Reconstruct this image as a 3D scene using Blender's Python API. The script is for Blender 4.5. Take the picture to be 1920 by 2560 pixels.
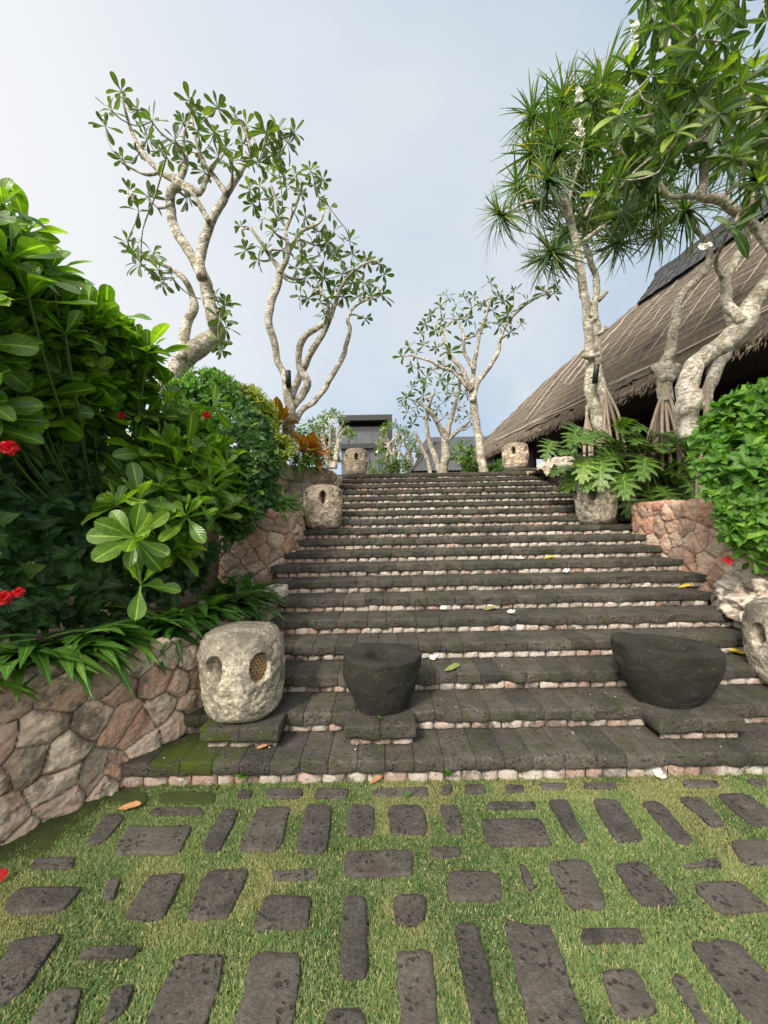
import bpy, math, random
import numpy as np
from mathutils import Vector, Matrix
for o in list(bpy.data.objects): bpy.data.objects.remove(o)
S = bpy.context.scene
COL = S.collection
rng = np.random.default_rng(7)
random.seed(7)

# ------------------------------------------------------------------ camera
F, PITCH, ROLL, EYE = 975.0, 0.030, 0.018, 1.7235
fw = np.array([0, math.cos(PITCH), math.sin(PITCH)])
up0 = np.array([0, -math.sin(PITCH), math.cos(PITCH)])
rt0 = np.array([1.0, 0, 0])
up = up0*math.cos(ROLL)+rt0*math.sin(ROLL)
rt = rt0*math.cos(ROLL)-up0*math.sin(ROLL)
cam_d = bpy.data.cameras.new('camera'); cam = bpy.data.objects.new('camera', cam_d); COL.objects.link(cam)
cam_d.sensor_fit = 'VERTICAL'; cam_d.sensor_height = 36; cam_d.sensor_width = 27
cam_d.lens = F/2560*36; cam_d.clip_start = 0.05; cam_d.clip_end = 3000
cam.matrix_world = Matrix(((rt[0], up[0], -fw[0], 0), (rt[1], up[1], -fw[1], 0), (rt[2], up[2], -fw[2], EYE), (0, 0, 0, 1)))
S.camera = cam

# ------------------------------------------------------------------ node helper
class NT:
    def __init__(s, nt): s.nt = nt; s.nt.nodes.clear()
    def n(s, t, ins=None, **props):
        nd = s.nt.nodes.new(t)
        for k, v in props.items(): setattr(nd, k, v)
        if ins:
            for k, v in ins.items():
                sock = nd.inputs[k]
                if isinstance(v, bpy.types.NodeSocket): s.nt.links.new(v, sock)
                else: sock.default_value = v
        return nd
    def mix(s, f, a, b, mode='MIX'):
        nd = s.nt.nodes.new('ShaderNodeMix'); nd.data_type = 'RGBA'; nd.blend_type = mode
        for sock, v in ((nd.inputs[0], f), (nd.inputs[6], a), (nd.inputs[7], b)):
            if isinstance(v, bpy.types.NodeSocket): s.nt.links.new(v, sock)
            else: sock.default_value = v if not isinstance(v, tuple) or len(v) == 4 else (*v, 1)
        return nd.outputs[2]
    def math(s, op, a, b=0.0, clamp=False):
        if op == 'MULTIPLY_ADD_': return s.math('ADD', s.math('MULTIPLY', s.math('SUBTRACT', a, .5), b), .5, True)
        nd = s.nt.nodes.new('ShaderNodeMath'); nd.operation = op; nd.use_clamp = clamp
        for i, v in enumerate((a, b)):
            if isinstance(v, bpy.types.NodeSocket): s.nt.links.new(v, nd.inputs[i])
            else: nd.inputs[i].default_value = v
        return nd.outputs[0]
    def rng(s, v, a, b, c=0.0, d=1.0):
        nd = s.n('ShaderNodeMapRange', {0: v, 1: a, 2: b, 3: c, 4: d}); return nd.outputs[0]
    def noise(s, vec, scale, detail=6, rough=.6, out=0, dist=0.0, gain=2.1):
        o = s.n('ShaderNodeTexNoise', {'Vector': vec, 'Scale': scale, 'Detail': detail, 'Roughness': rough, 'Distortion': dist}).outputs[out]
        return o if gain == 1 else s.math('MULTIPLY_ADD_', o, gain)

# ------------------------------------------------------------------ world, sun, exposure
SUN_DIR = Vector((-0.36, -0.66, 0.66)).normalized()     # towards the veiled sun: high behind the viewer
W = bpy.data.worlds.new('World'); S.world = W; W.use_nodes = True
t = NT(W.node_tree)
sky = t.n('ShaderNodeTexSky', sky_type='NISHITA', sun_disc=False, sun_elevation=math.asin(SUN_DIR.z),
          sun_rotation=math.atan2(SUN_DIR.x, SUN_DIR.y), air_density=1.0, dust_density=2.0, ozone_density=1.5)
tc = t.n('ShaderNodeTexCoord').outputs['Generated']
sep = t.n('ShaderNodeSeparateXYZ', {0: tc})
zz = t.math('ADD', t.math('MAXIMUM', sep.outputs[2], 0.0), 0.35)
pl = t.n('ShaderNodeCombineXYZ', {0: t.math('DIVIDE', sep.outputs[0], zz), 1: t.math('DIVIDE', sep.outputs[1], zz), 2: 0.3}).outputs[0]
n1 = t.noise(pl, 1.3, 5, .5, dist=.3, gain=1); n2 = t.noise(pl, .55, 3, .5, gain=1)
cl = t.rng(t.math('ADD', t.math('MULTIPLY', n1, .6), t.math('MULTIPLY', n2, .6)), .46, .72)
dotn = t.n('ShaderNodeVectorMath', {0: tc, 1: (-.80, .35, .45)}, operation='DOT_PRODUCT').outputs['Value']
glow = t.rng(dotn, .25, .95); glow = t.math('POWER', glow, 1.6)
ccol = t.mix(cl, (3.4, 4.95, 6.9), (6.9, 7.45, 7.9))
ccol = t.mix(glow, ccol, (9.3, 9.3, 9.3))
sund = t.n('ShaderNodeVectorMath', {0: tc, 1: tuple(SUN_DIR)}, operation='DOT_PRODUCT').outputs['Value']
aur = t.math('POWER', t.rng(sund, .45, 1.0), 2.0)          # wide milky aureole of the veiled sun
ccol = t.mix(aur, ccol, (44, 40, 34))
skyc = t.mix(.86, sky.outputs[0], ccol)
bg = t.n('ShaderNodeBackground', {'Color': skyc, 'Strength': 0.1})
out = t.n('ShaderNodeOutputWorld', {0: bg.outputs[0]})
sd = bpy.data.lights.new('sun', 'SUN'); sd.energy = 3.4; sd.angle = math.radians(9); sd.color = (1, .93, .82)
so = bpy.data.objects.new('sun', sd); COL.objects.link(so); so.rotation_euler = SUN_DIR.to_track_quat('Z', 'Y').to_euler()
S.view_settings.view_transform = 'Standard'; S.view_settings.look = 'None'
S.view_settings.exposure = 0.2; S.view_settings.gamma = 1

# ------------------------------------------------------------------ picture -> world helpers (D = 1659 wide sketch units)
K = 1920/1659
def ray(px, py):
    a = (px-960)/F; b = -(py-1280)/F
    return fw+rt*a+up*b
def at(dx, dy, Y):
    r = ray(dx*K, dy*K); return np.array([0, 0, EYE])+r*(Y/r[1])
def gnd(px, py, z=0.0):
    r = ray(px, py); return np.array([0, 0, EYE])+r*((z-EYE)/r[2])
def pxr(r, Y): return r*K*Y/F          # sketch units -> metres at depth Y

# ------------------------------------------------------------------ numpy noise
def _h(i, j, k, s):
    n = (i*374761393+j*668265263+k*2147483647+s*974634779).astype(np.int64) & 0x7fffffff
    n = ((n ^ (n >> 13))*1274126177) & 0x7fffffff
    return ((n ^ (n >> 16)) & 0xffff)/65535.0
def vnoise(p, s=0):
    p = np.asarray(p, float); i = np.floor(p).astype(np.int64); f = p-i; f = f*f*(3-2*f)
    r = 0
    for dx in (0, 1):
        for dy in (0, 1):
            for dz in (0, 1):
                w = (f[:, 0] if dx else 1-f[:, 0])*(f[:, 1] if dy else 1-f[:, 1])*(f[:, 2] if dz else 1-f[:, 2])
                r = r+w*_h(i[:, 0]+dx, i[:, 1]+dy, i[:, 2]+dz, s)
    return r*2-1
def fbm(p, o=4, s=0):
    p = np.asarray(p, float); a = 1.0; r = 0
    for k in range(o): r = r+a*vnoise(p*2**k, s+k); a *= .5
    return r
def sm(x, a, b):
    x = np.clip((x-a)/(b-a), 0, 1); return x*x*(3-2*x)
def nrm(v):
    v = np.asarray(v, float); return v/np.maximum(np.linalg.norm(v, axis=-1, keepdims=True), 1e-9)

# ------------------------------------------------------------------ mesh builder
class MB:
    def __init__(s): s.v = []; s.f = []; s.a = []; s.n = 0
    def add(s, v, faces, a=None):
        v = np.asarray(v, float).reshape(-1, 3)
        for f in faces:
            f = np.asarray(f, int)
            if len(f): s.f.append(f+s.n)
        if a is None: a = np.zeros((len(v), 4))
        a = np.asarray(a, float)
        if a.ndim == 1: a = np.tile(a, (len(v), 1))
        s.v.append(v); s.a.append(a); s.n += len(v)
    def grid(s, P, a=None, wrap_u=False, flip=False):
        nu, nv = P.shape[:2]; idx = np.arange(nu*nv).reshape(nu, nv)
        if wrap_u: idx = np.vstack([idx, idx[:1]])
        q = np.stack([idx[:-1, :-1], idx[1:, :-1], idx[1:, 1:], idx[:-1, 1:]], -1).reshape(-1, 4)
        if flip: q = q[:, ::-1]
        s.add(P.reshape(-1, 3), [q], None if a is None else np.asarray(a).reshape(-1, 4) if np.ndim(a) > 1 else a)
    def box(s, c, d, a=None, R=None):
        v = np.array([[x, y, z] for x in (-.5, .5) for y in (-.5, .5) for z in (-.5, .5)])*d
        if R is not None: v = v@np.asarray(R).T
        s.add(v+c, [[[0, 1, 3, 2], [4, 6, 7, 5], [0, 4, 5, 1], [2, 3, 7, 6], [0, 2, 6, 4], [1, 5, 7, 3]]], a)
    def prism(s, poly, z0, z1, a=None):
        poly = np.asarray(poly, float); n = len(poly)
        area = sum(poly[i][0]*poly[(i+1) % n][1]-poly[(i+1) % n][0]*poly[i][1] for i in range(n))
        if area < 0: poly = poly[::-1]
        v = np.vstack([np.c_[poly, np.full(n, z0)], np.c_[poly, np.full(n, z1)]])
        s.add(v, [[[i, (i+1) % n, n+(i+1) % n, n+i] for i in range(n)], [list(range(n, 2*n))], [list(range(n-1, -1, -1))]], a)
    def tube(s, P, r, k=8, a=None, cap=True):
        P = np.asarray(P, float); n = len(P); r = np.broadcast_to(np.asarray(r, float), (n,))
        T = nrm(np.gradient(P, axis=0)); ref = np.array([0, 0, 1.0]) if abs(T[0][2]) < .9 else np.array([1.0, 0, 0])
        u = nrm(np.cross(T[0], ref)); V = []
        ang = np.linspace(0, 2*np.pi, k, endpoint=False)
        for i in range(n):
            u = nrm(u-T[i]*np.dot(u, T[i])); w = np.cross(T[i], u)
            V.append(P[i]+r[i]*(np.cos(ang)[:, None]*u+np.sin(ang)[:, None]*w))
        V = np.array(V); base = s.n
        idx = np.arange(n*k).reshape(n, k); idx = np.hstack([idx, idx[:, :1]])
        q = np.stack([idx[:-1, :-1], idx[:-1, 1:], idx[1:, 1:], idx[1:, :-1]], -1).reshape(-1, 4)
        fs = [q]
        if cap: fs += [[list(range(k))[::-1]], [[(n-1)*k+i for i in range(k)]]]
        s.add(V.reshape(-1, 3), fs, a)
    def inst(s, tpl, M, T, var):
        """copies of a template: M (n,3,3) columns side,dir,normal; T (n,3); var (n)"""
        v, f, uv = tpl; n = len(T)
        if n == 0: return
        V = np.einsum('nij,vj->nvi', M, v)+T[:, None, :]
        A = np.zeros((n, len(v), 4)); A[:, :, 0] = np.asarray(var)[:, None]; A[:, :, 1:3] = uv[None]; A[:, :, 3] = rng.random(n)[:, None]
        off = (np.arange(n)*len(v))[:, None, None]
        s.add(V.reshape(-1, 3), [(f[None]+off).reshape(-1, f.shape[1])], A.reshape(-1, 4))
    def build(s, name, mat, parent=None, loc=None, smooth=True):
        v = np.vstack(s.v); a = np.vstack(s.a)
        o0 = np.array(parent.get('_w', (0, 0, 0))) if parent else np.zeros(3)
        loc = np.array(loc, float) if loc is not None else (o0 if parent else np.zeros(3))
        me = bpy.data.meshes.new(name); me.vertices.add(len(v)); me.vertices.foreach_set('co', (v-loc).ravel())
        tot = np.concatenate([np.full(len(f), f.shape[1]) for f in s.f]); li = np.concatenate([f.ravel() for f in s.f])
        me.loops.add(len(li)); me.loops.foreach_set('vertex_index', li)
        me.polygons.add(len(tot)); me.polygons.foreach_set('loop_start', np.concatenate([[0], np.cumsum(tot)[:-1]]))
        me.polygons.foreach_set('loop_total', tot)
        me.polygons.foreach_set('use_smooth', np.full(len(tot), bool(smooth)))
        at_ = me.attributes.new('lv', 'FLOAT_COLOR', 'POINT'); at_.data.foreach_set('color', a.ravel())
        me.update(calc_edges=True); me.validate()
        me.materials.append(mat)
        o = bpy.data.objects.new(name, me); COL.objects.link(o); o.location = loc-o0; o['_w'] = [float(x) for x in loc]
        if parent: o.parent = parent
        return o
def thing(name, label, cat, loc, group=None):
    o = bpy.data.objects.new(name, None); COL.objects.link(o); o.location = loc; o['_w'] = [float(x) for x in loc]
    o.empty_display_size = .1
    return tag(o, label, cat, group)
def tag(o, label, cat, group=None, kind=None):
    o['label'] = label; o['category'] = cat
    if group: o['group'] = group
    if kind: o['kind'] = kind
    return o
def struct(o): o['kind'] = 'structure'; return o
def spline(P, step=.05):
    P = np.asarray(P, float)
    if len(P) < 3:
        n = max(2, int(np.linalg.norm(P[1][:3]-P[0][:3])/step)+1); tt = np.linspace(0, 1, n)[:, None]; return P[0]*(1-tt)+P[1]*tt
    Q = np.vstack([2*P[0]-P[1], P, 2*P[-1]-P[-2]]); o = []
    for i in range(1, len(Q)-2):
        n = max(2, int(np.linalg.norm((Q[i+1]-Q[i])[:3])/step)+1)
        for q in np.linspace(0, 1, n, endpoint=False):
            a, b, c, d = Q[i-1], Q[i], Q[i+1], Q[i+2]
            o.append(.5*((2*b)+(-a+c)*q+(2*a-5*b+4*c-d)*q*q+(-a+3*b-3*c+d)*q**3))
    o.append(P[-1]); return np.array(o)

# ------------------------------------------------------------------ materials
def newmat(name):
    m = bpy.data.materials.new(name); m.use_nodes = True; return m, NT(m.node_tree)
def finish(t, bsdf): t.n('ShaderNodeOutputMaterial', {0: bsdf})
def attr(t): 
    a = t.n('ShaderNodeAttribute', attribute_name='lv'); s_ = t.n('ShaderNodeSeparateColor', {0: a.outputs['Color']})
    return s_.outputs[0], s_.outputs[1], s_.outputs[2], a.outputs['Alpha']
def geo(t): return t.n('ShaderNodeNewGeometry').outputs['Position']
def bump(t, h, strength, dist): return t.n('ShaderNodeBump', {'Height': h, 'Strength': strength, 'Distance': dist}).outputs[0]

def leaf_mat(name, dark, light, young=None, rough=.4, trans=.3, rib=.35, veins=0., ribcol=None, spec=.5, tint=(.9, 1.0, .25)):
    m, t = newmat(name); var, u, v, rnd = attr(t)
    au = t.math('ABSOLUTE', t.math('SUBTRACT', t.math('MULTIPLY', u, 2.0), 1.0))
    c = t.mix(var, dark, light)
    if young: c = t.mix(t.rng(rnd, .86, .97), c, young)
    p = geo(t); nz = t.noise(p, 35, 3, .6)
    c = t.mix(t.rng(nz, .35, .75, 0, .35), c, tuple(x*.55 for x in dark))
    c = t.mix(t.math('MULTIPLY', t.rng(au, .16, .03), rib), c, ribcol or tuple(min(1, x*2.6+.02) for x in light))
    hgt = t.math('MULTIPLY', t.rng(au, .2, 0.0), -1.0)
    if veins:
        wv = t.math('SINE', t.math('MULTIPLY', t.math('SUBTRACT', v, t.math('MULTIPLY', au, .22)), 62.0))
        hgt = t.math('ADD', hgt, t.math('MULTIPLY', wv, veins))
    nb = bump(t, hgt, .5, .004)
    b = t.n('ShaderNodeBsdfPrincipled', {'Base Color': c, 'Roughness': rough, 'Specular IOR Level': spec, 'Normal': nb})
    tr = t.n('ShaderNodeBsdfTranslucent', {'Color': t.mix(1.0, c, (*[x*2.6 for x in tint], 1), 'MULTIPLY')})
    mx = t.n('ShaderNodeMixShader', {0: trans, 1: b.outputs[0], 2: tr.outputs[0]})
    finish(t, mx.outputs[0]); return m

M = {}
M['scaevola'] = leaf_mat('fleshy_leaf', (.055, .125, .016), (.17, .29, .035), (.27, .40, .05), .30, .36, .5, .25)
M['hibiscus'] = leaf_mat('hibiscus_leaf', (.034, .090, .028), (.105, .205, .065), (.18, .32, .07), .34, .2, .3, .9)
M['hedge'] = leaf_mat('hedge_leaf', (.022, .065, .016), (.075, .17, .03), (.16, .3, .04), .38, .25, .3, .5)
M['bright'] = leaf_mat('bright_leaf', (.045, .125, .016), (.115, .26, .03), (.2, .36, .05), .38, .32, .35, .5)
M['lily'] = leaf_mat('strap_leaf', (.024, .070, .012), (.080, .175, .028), (.13, .23, .04), .34, .28, .3, 0.)
M['golden'] = leaf_mat('variegated_leaf', (.07, .15, .015), (.34, .36, .05), (.5, .48, .12), .45, .3, .2, 0.)
M['frangi'] = leaf_mat('frangipani_leaf', (.034, .064, .022), (.095, .145, .042), (.19, .25, .06), .4, .3, .5, .5)
M['frangi_big'] = leaf_mat('frangipani_broad_leaf', (.026, .062, .016), (.085, .145, .032), (.25, .34, .045), .38, .28, .5, .5)
M['pandan'] = leaf_mat('screw_pine_leaf', (.035, .080, .026), (.115, .19, .055), (.34, .31, .09), .42, .25, .3, 0.)
M['philo'] = leaf_mat('split_leaf', (.036, .085, .014), (.110, .195, .030), (.18, .27, .05), .36, .25, .4, .3)
M['cordyline'] = leaf_mat('cordyline_leaf', (.10, .06, .015), (.38, .13, .015), (.26, .2, .02), .4, .35, .3, 0.)
M['distant'] = leaf_mat('far_leaf', (.035, .09, .02), (.12, .21, .05), (.3, .34, .12), .5, .3, .2, 0.)

def flat_mat(name, col, rough=.6, var=.25, scale=20, bmp=0., spec=.5, metallic=0.):
    m, t = newmat(name); p = geo(t); nz = t.noise(p, scale, 5, .65)
    c = t.mix(nz, tuple(x*(1-var) for x in col), tuple(min(1, x*(1+var)) for x in col))
    ins = {'Base Color': c, 'Roughness': rough, 'Specular IOR Level': spec, 'Metallic': metallic}
    if bmp: ins['Normal'] = bump(t, t.noise(p, scale*3, 5, .7), bmp, .01)
    finish(t, t.n('ShaderNodeBsdfPrincipled', ins).outputs[0]); return m
M['soil'] = flat_mat('garden_soil', (.045, .034, .022), .95, .5, 18, .8)
M['dark_metal'] = flat_mat('dark_metal', (.018, .019, .021), .45, .2, 30)
M['petal'] = flat_mat('white_petal', (.86, .85, .78), .5, .05, 60)
M['yolk'] = flat_mat('petal_heart', (.85, .6, .12), .5, .1, 60)
M['red_petal'] = leaf_mat('red_petal', (.38, .004, .010), (.60, .012, .02), None, .5, .3, .0, .3, (.5, .01, .01), .3, (1.0, .25, .25))
M['stem'] = flat_mat('green_stem', (.10, .15, .04), .5, .3, 20)
M['wood'] = flat_mat('dark_red_wood', (.035, .014, .010), .6, .4, 12, .3)
M['rafter'] = flat_mat('dark_rafter', (.022, .016, .012), .7, .4, 12, .3)
M['panel'] = flat_mat('brown_matting', (.12, .065, .032), .8, .4, 16, .4)
M['stick'] = flat_mat('split_bamboo', (.43, .37, .30), .8, .3, 9, .3)
M['slate'] = flat_mat('slate_shingle', (.050, .052, .056), .75, .5, 6, .6)
M['black_clad'] = flat_mat('black_cladding', (.020, .021, .024), .6, .25, 3)
M['grey_clad'] = flat_mat('grey_cladding', (.085, .095, .108), .35, .15, 1.2)
M['roof_tile'] = flat_mat('grey_roof_tile', (.062, .068, .078), .6, .35, 8, .2)
M['yleaf'] = flat_mat('yellow_fallen_leaf', (.5, .36, .03), .55, .35, 40)
M['gleaf'] = flat_mat('green_fallen_leaf', (.17, .2, .06), .55, .35, 40)
M['bleaf'] = flat_mat('brown_fallen_leaf', (.34, .17, .07), .7, .4, 40)

def bark_mat():
    m, t = newmat('pale_bark'); p = geo(t)
    sc = t.n('ShaderNodeVectorMath', {0: p, 1: (1, 1, 2.6)}, operation='MULTIPLY').outputs[0]
    a = t.noise(sc, 14, 8, .7); b = t.noise(p, 45, 6, .7); d = t.noise(p, 3.2, 4, .6)
    ring = t.n('ShaderNodeTexVoronoi', {'Vector': sc, 'Scale': 30}).outputs[0]
    c = t.mix(t.rng(a, .35, .68), (.29, .245, .19), (.72, .66, .56))
    c = t.mix(t.rng(b, .5, .72, 0, .75), c, (.09, .075, .055))
    c = t.mix(t.rng(d, .52, .7, 0, .5), c, (.36, .33, .2))
    c = t.mix(t.rng(t.noise(p, 9, 5, .6), .56, .66, 0, .7), c, (.82, .78, .68))
    h = t.math('ADD', t.math('ADD', a, t.math('MULTIPLY', b, .6)), t.math('MULTIPLY', ring, .35))
    finish(t, t.n('ShaderNodeBsdfPrincipled', {'Base Color': c, 'Roughness': .85, 'Normal': bump(t, h, .9, .02)}).outputs[0]); return m
M['bark'] = bark_mat()
M['root'] = flat_mat('stilt_root_bark', (.42, .33, .26), .8, .35, 22, .7)

def lava_mat(name, base=1.0, moss=True, pits=True, lichen=.5):
    m, t = newmat(name); var, v2, _, _ = attr(t); p = geo(t)
    a = t.noise(p, 5, 6, .65); b = t.noise(p, 60, 6, .75)
    c = t.mix(a, (.046*base, .041*base, .036*base), (.165*base, .149*base, .132*base))
    c = t.mix(t.rng(b, .35, .75, 0, .75), c, (.028*base, .025*base, .021*base))
    c = t.mix(t.math('MULTIPLY', t.math('SUBTRACT', var, .5), .9, True), c, (.24*base, .21*base, .175*base))
    c = t.mix(t.rng(var, .45, 0.0, 0, .5), c, (.03*base, .03*base, .03*base))
    vor = t.n('ShaderNodeTexVoronoi', {'Vector': p, 'Scale': 26, 'Randomness': 1.0})
    spk = t.math('MULTIPLY', t.rng(vor.outputs[0], .17, .11), t.rng(t.noise(p, 4, 2, .5), .52, .62))
    hgt = t.math('ADD', t.math('MULTIPLY', b, .8), a)
    if pits:
        v3 = t.n('ShaderNodeTexVoronoi', {'Vector': t.n('ShaderNodeVectorMath', {0: p, 1: t.n('ShaderNodeVectorMath', {0: t.n('ShaderNodeTexNoise', {'Vector': p, 'Scale': 30}).outputs[1], 1: (.03, .03, .03)}, operation='MULTIPLY').outputs[0]}, operation='ADD').outputs[0], 'Scale': 34})
        pit = t.math('MULTIPLY', t.rng(v3.outputs[0], .40, .24), t.rng(t.noise(p, 9, 2, .5), .50, .62))
        c = t.mix(t.math('MULTIPLY', pit, .6), c, (.016, .014, .013)); hgt = t.math('SUBTRACT', hgt, t.math('MULTIPLY', pit, 1.2))
    if moss:
        mz = t.noise(p, 7, 7, .75)
        c = t.mix(t.rng(mz, .50, .66, 0, .55), c, (.050*base, .062*base, .022*base))
        gp = t.n('ShaderNodeVectorMath', {0: p, 1: (-1.38, 2.78, .15)}, operation='SUBTRACT').outputs[0]
        gd = t.n('ShaderNodeVectorMath', {0: t.n('ShaderNodeVectorMath', {0: gp, 1: (2.0, 2.6, 1.6)}, operation='MULTIPLY').outputs[0]}, operation='LENGTH').outputs['Value']
        gm = t.rng(t.math('ADD', gd, t.math('MULTIPLY', mz, -1.5)), -.05, -.5)
        c = t.mix(gm, c, (.06, .085, .008))
        hgt = t.math('ADD', hgt, t.math('MULTIPLY', gm, t.noise(p, 140, 3, .7)))
    c = t.mix(t.math('MULTIPLY', spk, lichen), c, (.26, .26, .22))
    finish(t, t.n('ShaderNodeBsdfPrincipled', {'Base Color': c, 'Roughness': .88, 'Specular IOR Level': .3, 'Normal': bump(t, hgt, .75, .012)}).outputs[0]); return m
M['lava'] = lava_mat('lava_stone', .80)
M['paver'] = lava_mat('lava_paver', .86, False, True, .15)
M['basalt'] = lava_mat('black_basalt', .36, True, False, .25)

def coral_mat(name, c1, c2, c3, stain=.5, dark=(.03, .026, .022), bs=.9, topdirt=0.):
    m, t = newmat(name); var, v2, mort, _ = attr(t); p = geo(t)
    a = t.noise(p, 9, 7, .7); b = t.noise(p, 38, 7, .75); d = t.noise(p, 4.5, 6, .7)
    c = t.mix(t.rng(var, .1, .9), c1, c2); c = t.mix(t.rng(v2, .62, .8), c, c3)
    c = t.mix(t.rng(a, .4, .7, 0, .7), c, t.mix(v2, c2, c1))
    c = t.mix(t.rng(a, .58, .66, 0, .35), c, (.66, .56, .47))
    c = t.mix(t.rng(d, .52, .68, 0, stain), c, dark)
    c = t.mix(t.rng(b, .60, .85, 0, .7), c, tuple(x*.25 for x in c1)); c = t.mix(t.rng(t.noise(p, 6.5, 5, .65), .58, .8, 0, .55), c, c3); c = t.mix(t.rng(t.noise(p, 21, 5, .7), .62, .8, 0, .6), c, (.72, .66, .57))
    c = t.mix(t.rng(v2, .20, .06, 0, .5), c, tuple(x*.3 for x in c2))
    c = t.mix(mort, c, (.022, .018, .014))
    h = t.math('ADD', t.math('MULTIPLY', b, .9), a)
    finish(t, t.n('ShaderNodeBsdfPrincipled', {'Base Color': c, 'Roughness': .9, 'Specular IOR Level': .25, 'Normal': bump(t, h, bs, .016)}).outputs[0]); return m
M['wall_low'] = coral_mat('pink_rubble', (.76, .53, .43), (.76, .65, .51), (.62, .36, .25), .62)
M['wall_red'] = coral_mat('orange_rubble', (.74, .48, .36), (.78, .62, .48), (.60, .32, .21), .4)
M['riser'] = coral_mat('pink_riser', (.50, .37, .31), (.62, .57, .51), (.44, .30, .245), .75)
M['boulder'] = coral_mat('white_coral_rock', (.62, .54, .44), (.70, .66, .60), (.50, .36, .27), .75)
M['upper_rock'] = coral_mat('beige_coral_rock', (.46, .38, .29), (.50, .45, .36), (.36, .22, .14), .5)

def lantern_mat(name, base, dirt, lich, scale, pecked):
    m, t = newmat(name); p = geo(t); var, v2, hole, _ = attr(t)
    a = t.noise(p, 12, 7, .7); b = t.noise(p, 50, 6, .75); d = t.noise(p, 4, 5, .6)
    c = t.mix(t.rng(a, .36, .62), tuple(x*.45 for x in base), base)
    c = t.mix(t.rng(b, .5, .7, 0, .7), c, dirt)
    c = t.mix(t.math('MULTIPLY', t.rng(d, .5, .75), .6), c, tuple(x*.5+.02 for x in dirt))
    nr = t.n('ShaderNodeSeparateXYZ', {0: t.n('ShaderNodeNewGeometry').outputs['Normal']}).outputs[2]
    c = t.mix(t.math('MULTIPLY', t.rng(t.math('ADD', v2, t.math('MULTIPLY', a, .5)), .95, 1.15), .6), c, (.10, .095, .075))
    vo = t.n('ShaderNodeTexVoronoi', {'Vector': p, 'Scale': 32}).outputs[0]
    lm = t.math('MULTIPLY', t.rng(vo, .30, .22), t.rng(t.noise(p, 6, 2, .5), .48, .58))
    c = t.mix(t.math('MULTIPLY', lm, .75), c, lich)
    c = t.mix(t.math('MULTIPLY', hole, .8), c, tuple(x*.4 for x in dirt))  # painted shade for the hole recesses; the lantern mesh leaves this mask empty
    h = t.math('ADD', a, t.math('MULTIPLY', b, .7))
    if pecked:
        pk = t.n('ShaderNodeTexVoronoi', {'Vector': p, 'Scale': 26, 'Smoothness': .5}, feature='SMOOTH_F1').outputs[0]
        h = t.math('ADD', h, t.math('MULTIPLY', pk, pecked))
    finish(t, t.n('ShaderNodeBsdfPrincipled', {'Base Color': c, 'Roughness': .9, 'Specular IOR Level': .2, 'Normal': bump(t, h, .8, .015)}).outputs[0]); return m
M['lan_grey'] = lantern_mat('lichen_limestone', (.66, .59, .47), (.14, .12, .09), (.68, .60, .50), 1, 0)
M['lan_pink'] = lantern_mat('pecked_pink_stone', (.80, .65, .50), (.26, .20, .14), (.8, .7, .57), 1, 1.6)
M['weave'] = flat_mat('woven_rattan', (.34, .22, .10), .6, .3, 40)
M['hollow'] = flat_mat('hollow_dark', (.02, .017, .013), .95, .2, 10)

def ground_mat():
    m, t = newmat('lawn_soil'); p = geo(t)
    a = t.noise(p, 3, 6, .65); b = t.noise(p, 60, 5, .7)
    c = t.mix(a, (.06, .09, .025), (.12, .13, .05)); c = t.mix(t.rng(b, .4, .7), c, (.03, .025, .015))
    finish(t, t.n('ShaderNodeBsdfPrincipled', {'Base Color': c, 'Roughness': .95, 'Specular IOR Level': .2, 'Normal': bump(t, b, .8, .01)}).outputs[0]); return m
M['ground'] = ground_mat()
def grass_mat():
    m, t = newmat('grass_blade'); var, dry, v, rnd = attr(t)
    c = t.mix(var, (.060, .135, .043), (.180, .270, .102))
    c = t.mix(dry, c, (.52, .41, .22)); c = t.mix(t.rng(rnd, .86, .9), c, (.46, .42, .20))
    b = t.n('ShaderNodeBsdfPrincipled', {'Base Color': c, 'Roughness': .5, 'Specular IOR Level': .3})
    tr = t.n('ShaderNodeBsdfTranslucent', {'Color': t.mix(1.0, c, (1.7, 1.9, .9), 'MULTIPLY')})
    finish(t, t.n('ShaderNodeMixShader', {0: .35, 1: b.outputs[0], 2: tr.outputs[0]}).outputs[0]); return m
M['grass'] = grass_mat()
def moss_mat():
    m, t = newmat('moss'); p = geo(t); a = t.noise(p, 12, 6, .7); b = t.noise(p, 160, 4, .7)
    c = t.mix(a, (.03, .05, .006), (.10, .14, .012)); c = t.mix(t.rng(b, .4, .7), c, (.02, .03, .006))
    finish(t, t.n('ShaderNodeBsdfPrincipled', {'Base Color': c, 'Roughness': .95, 'Normal': bump(t, b, 1, .01)}).outputs[0]); return m
M['moss'] = moss_mat()
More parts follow.
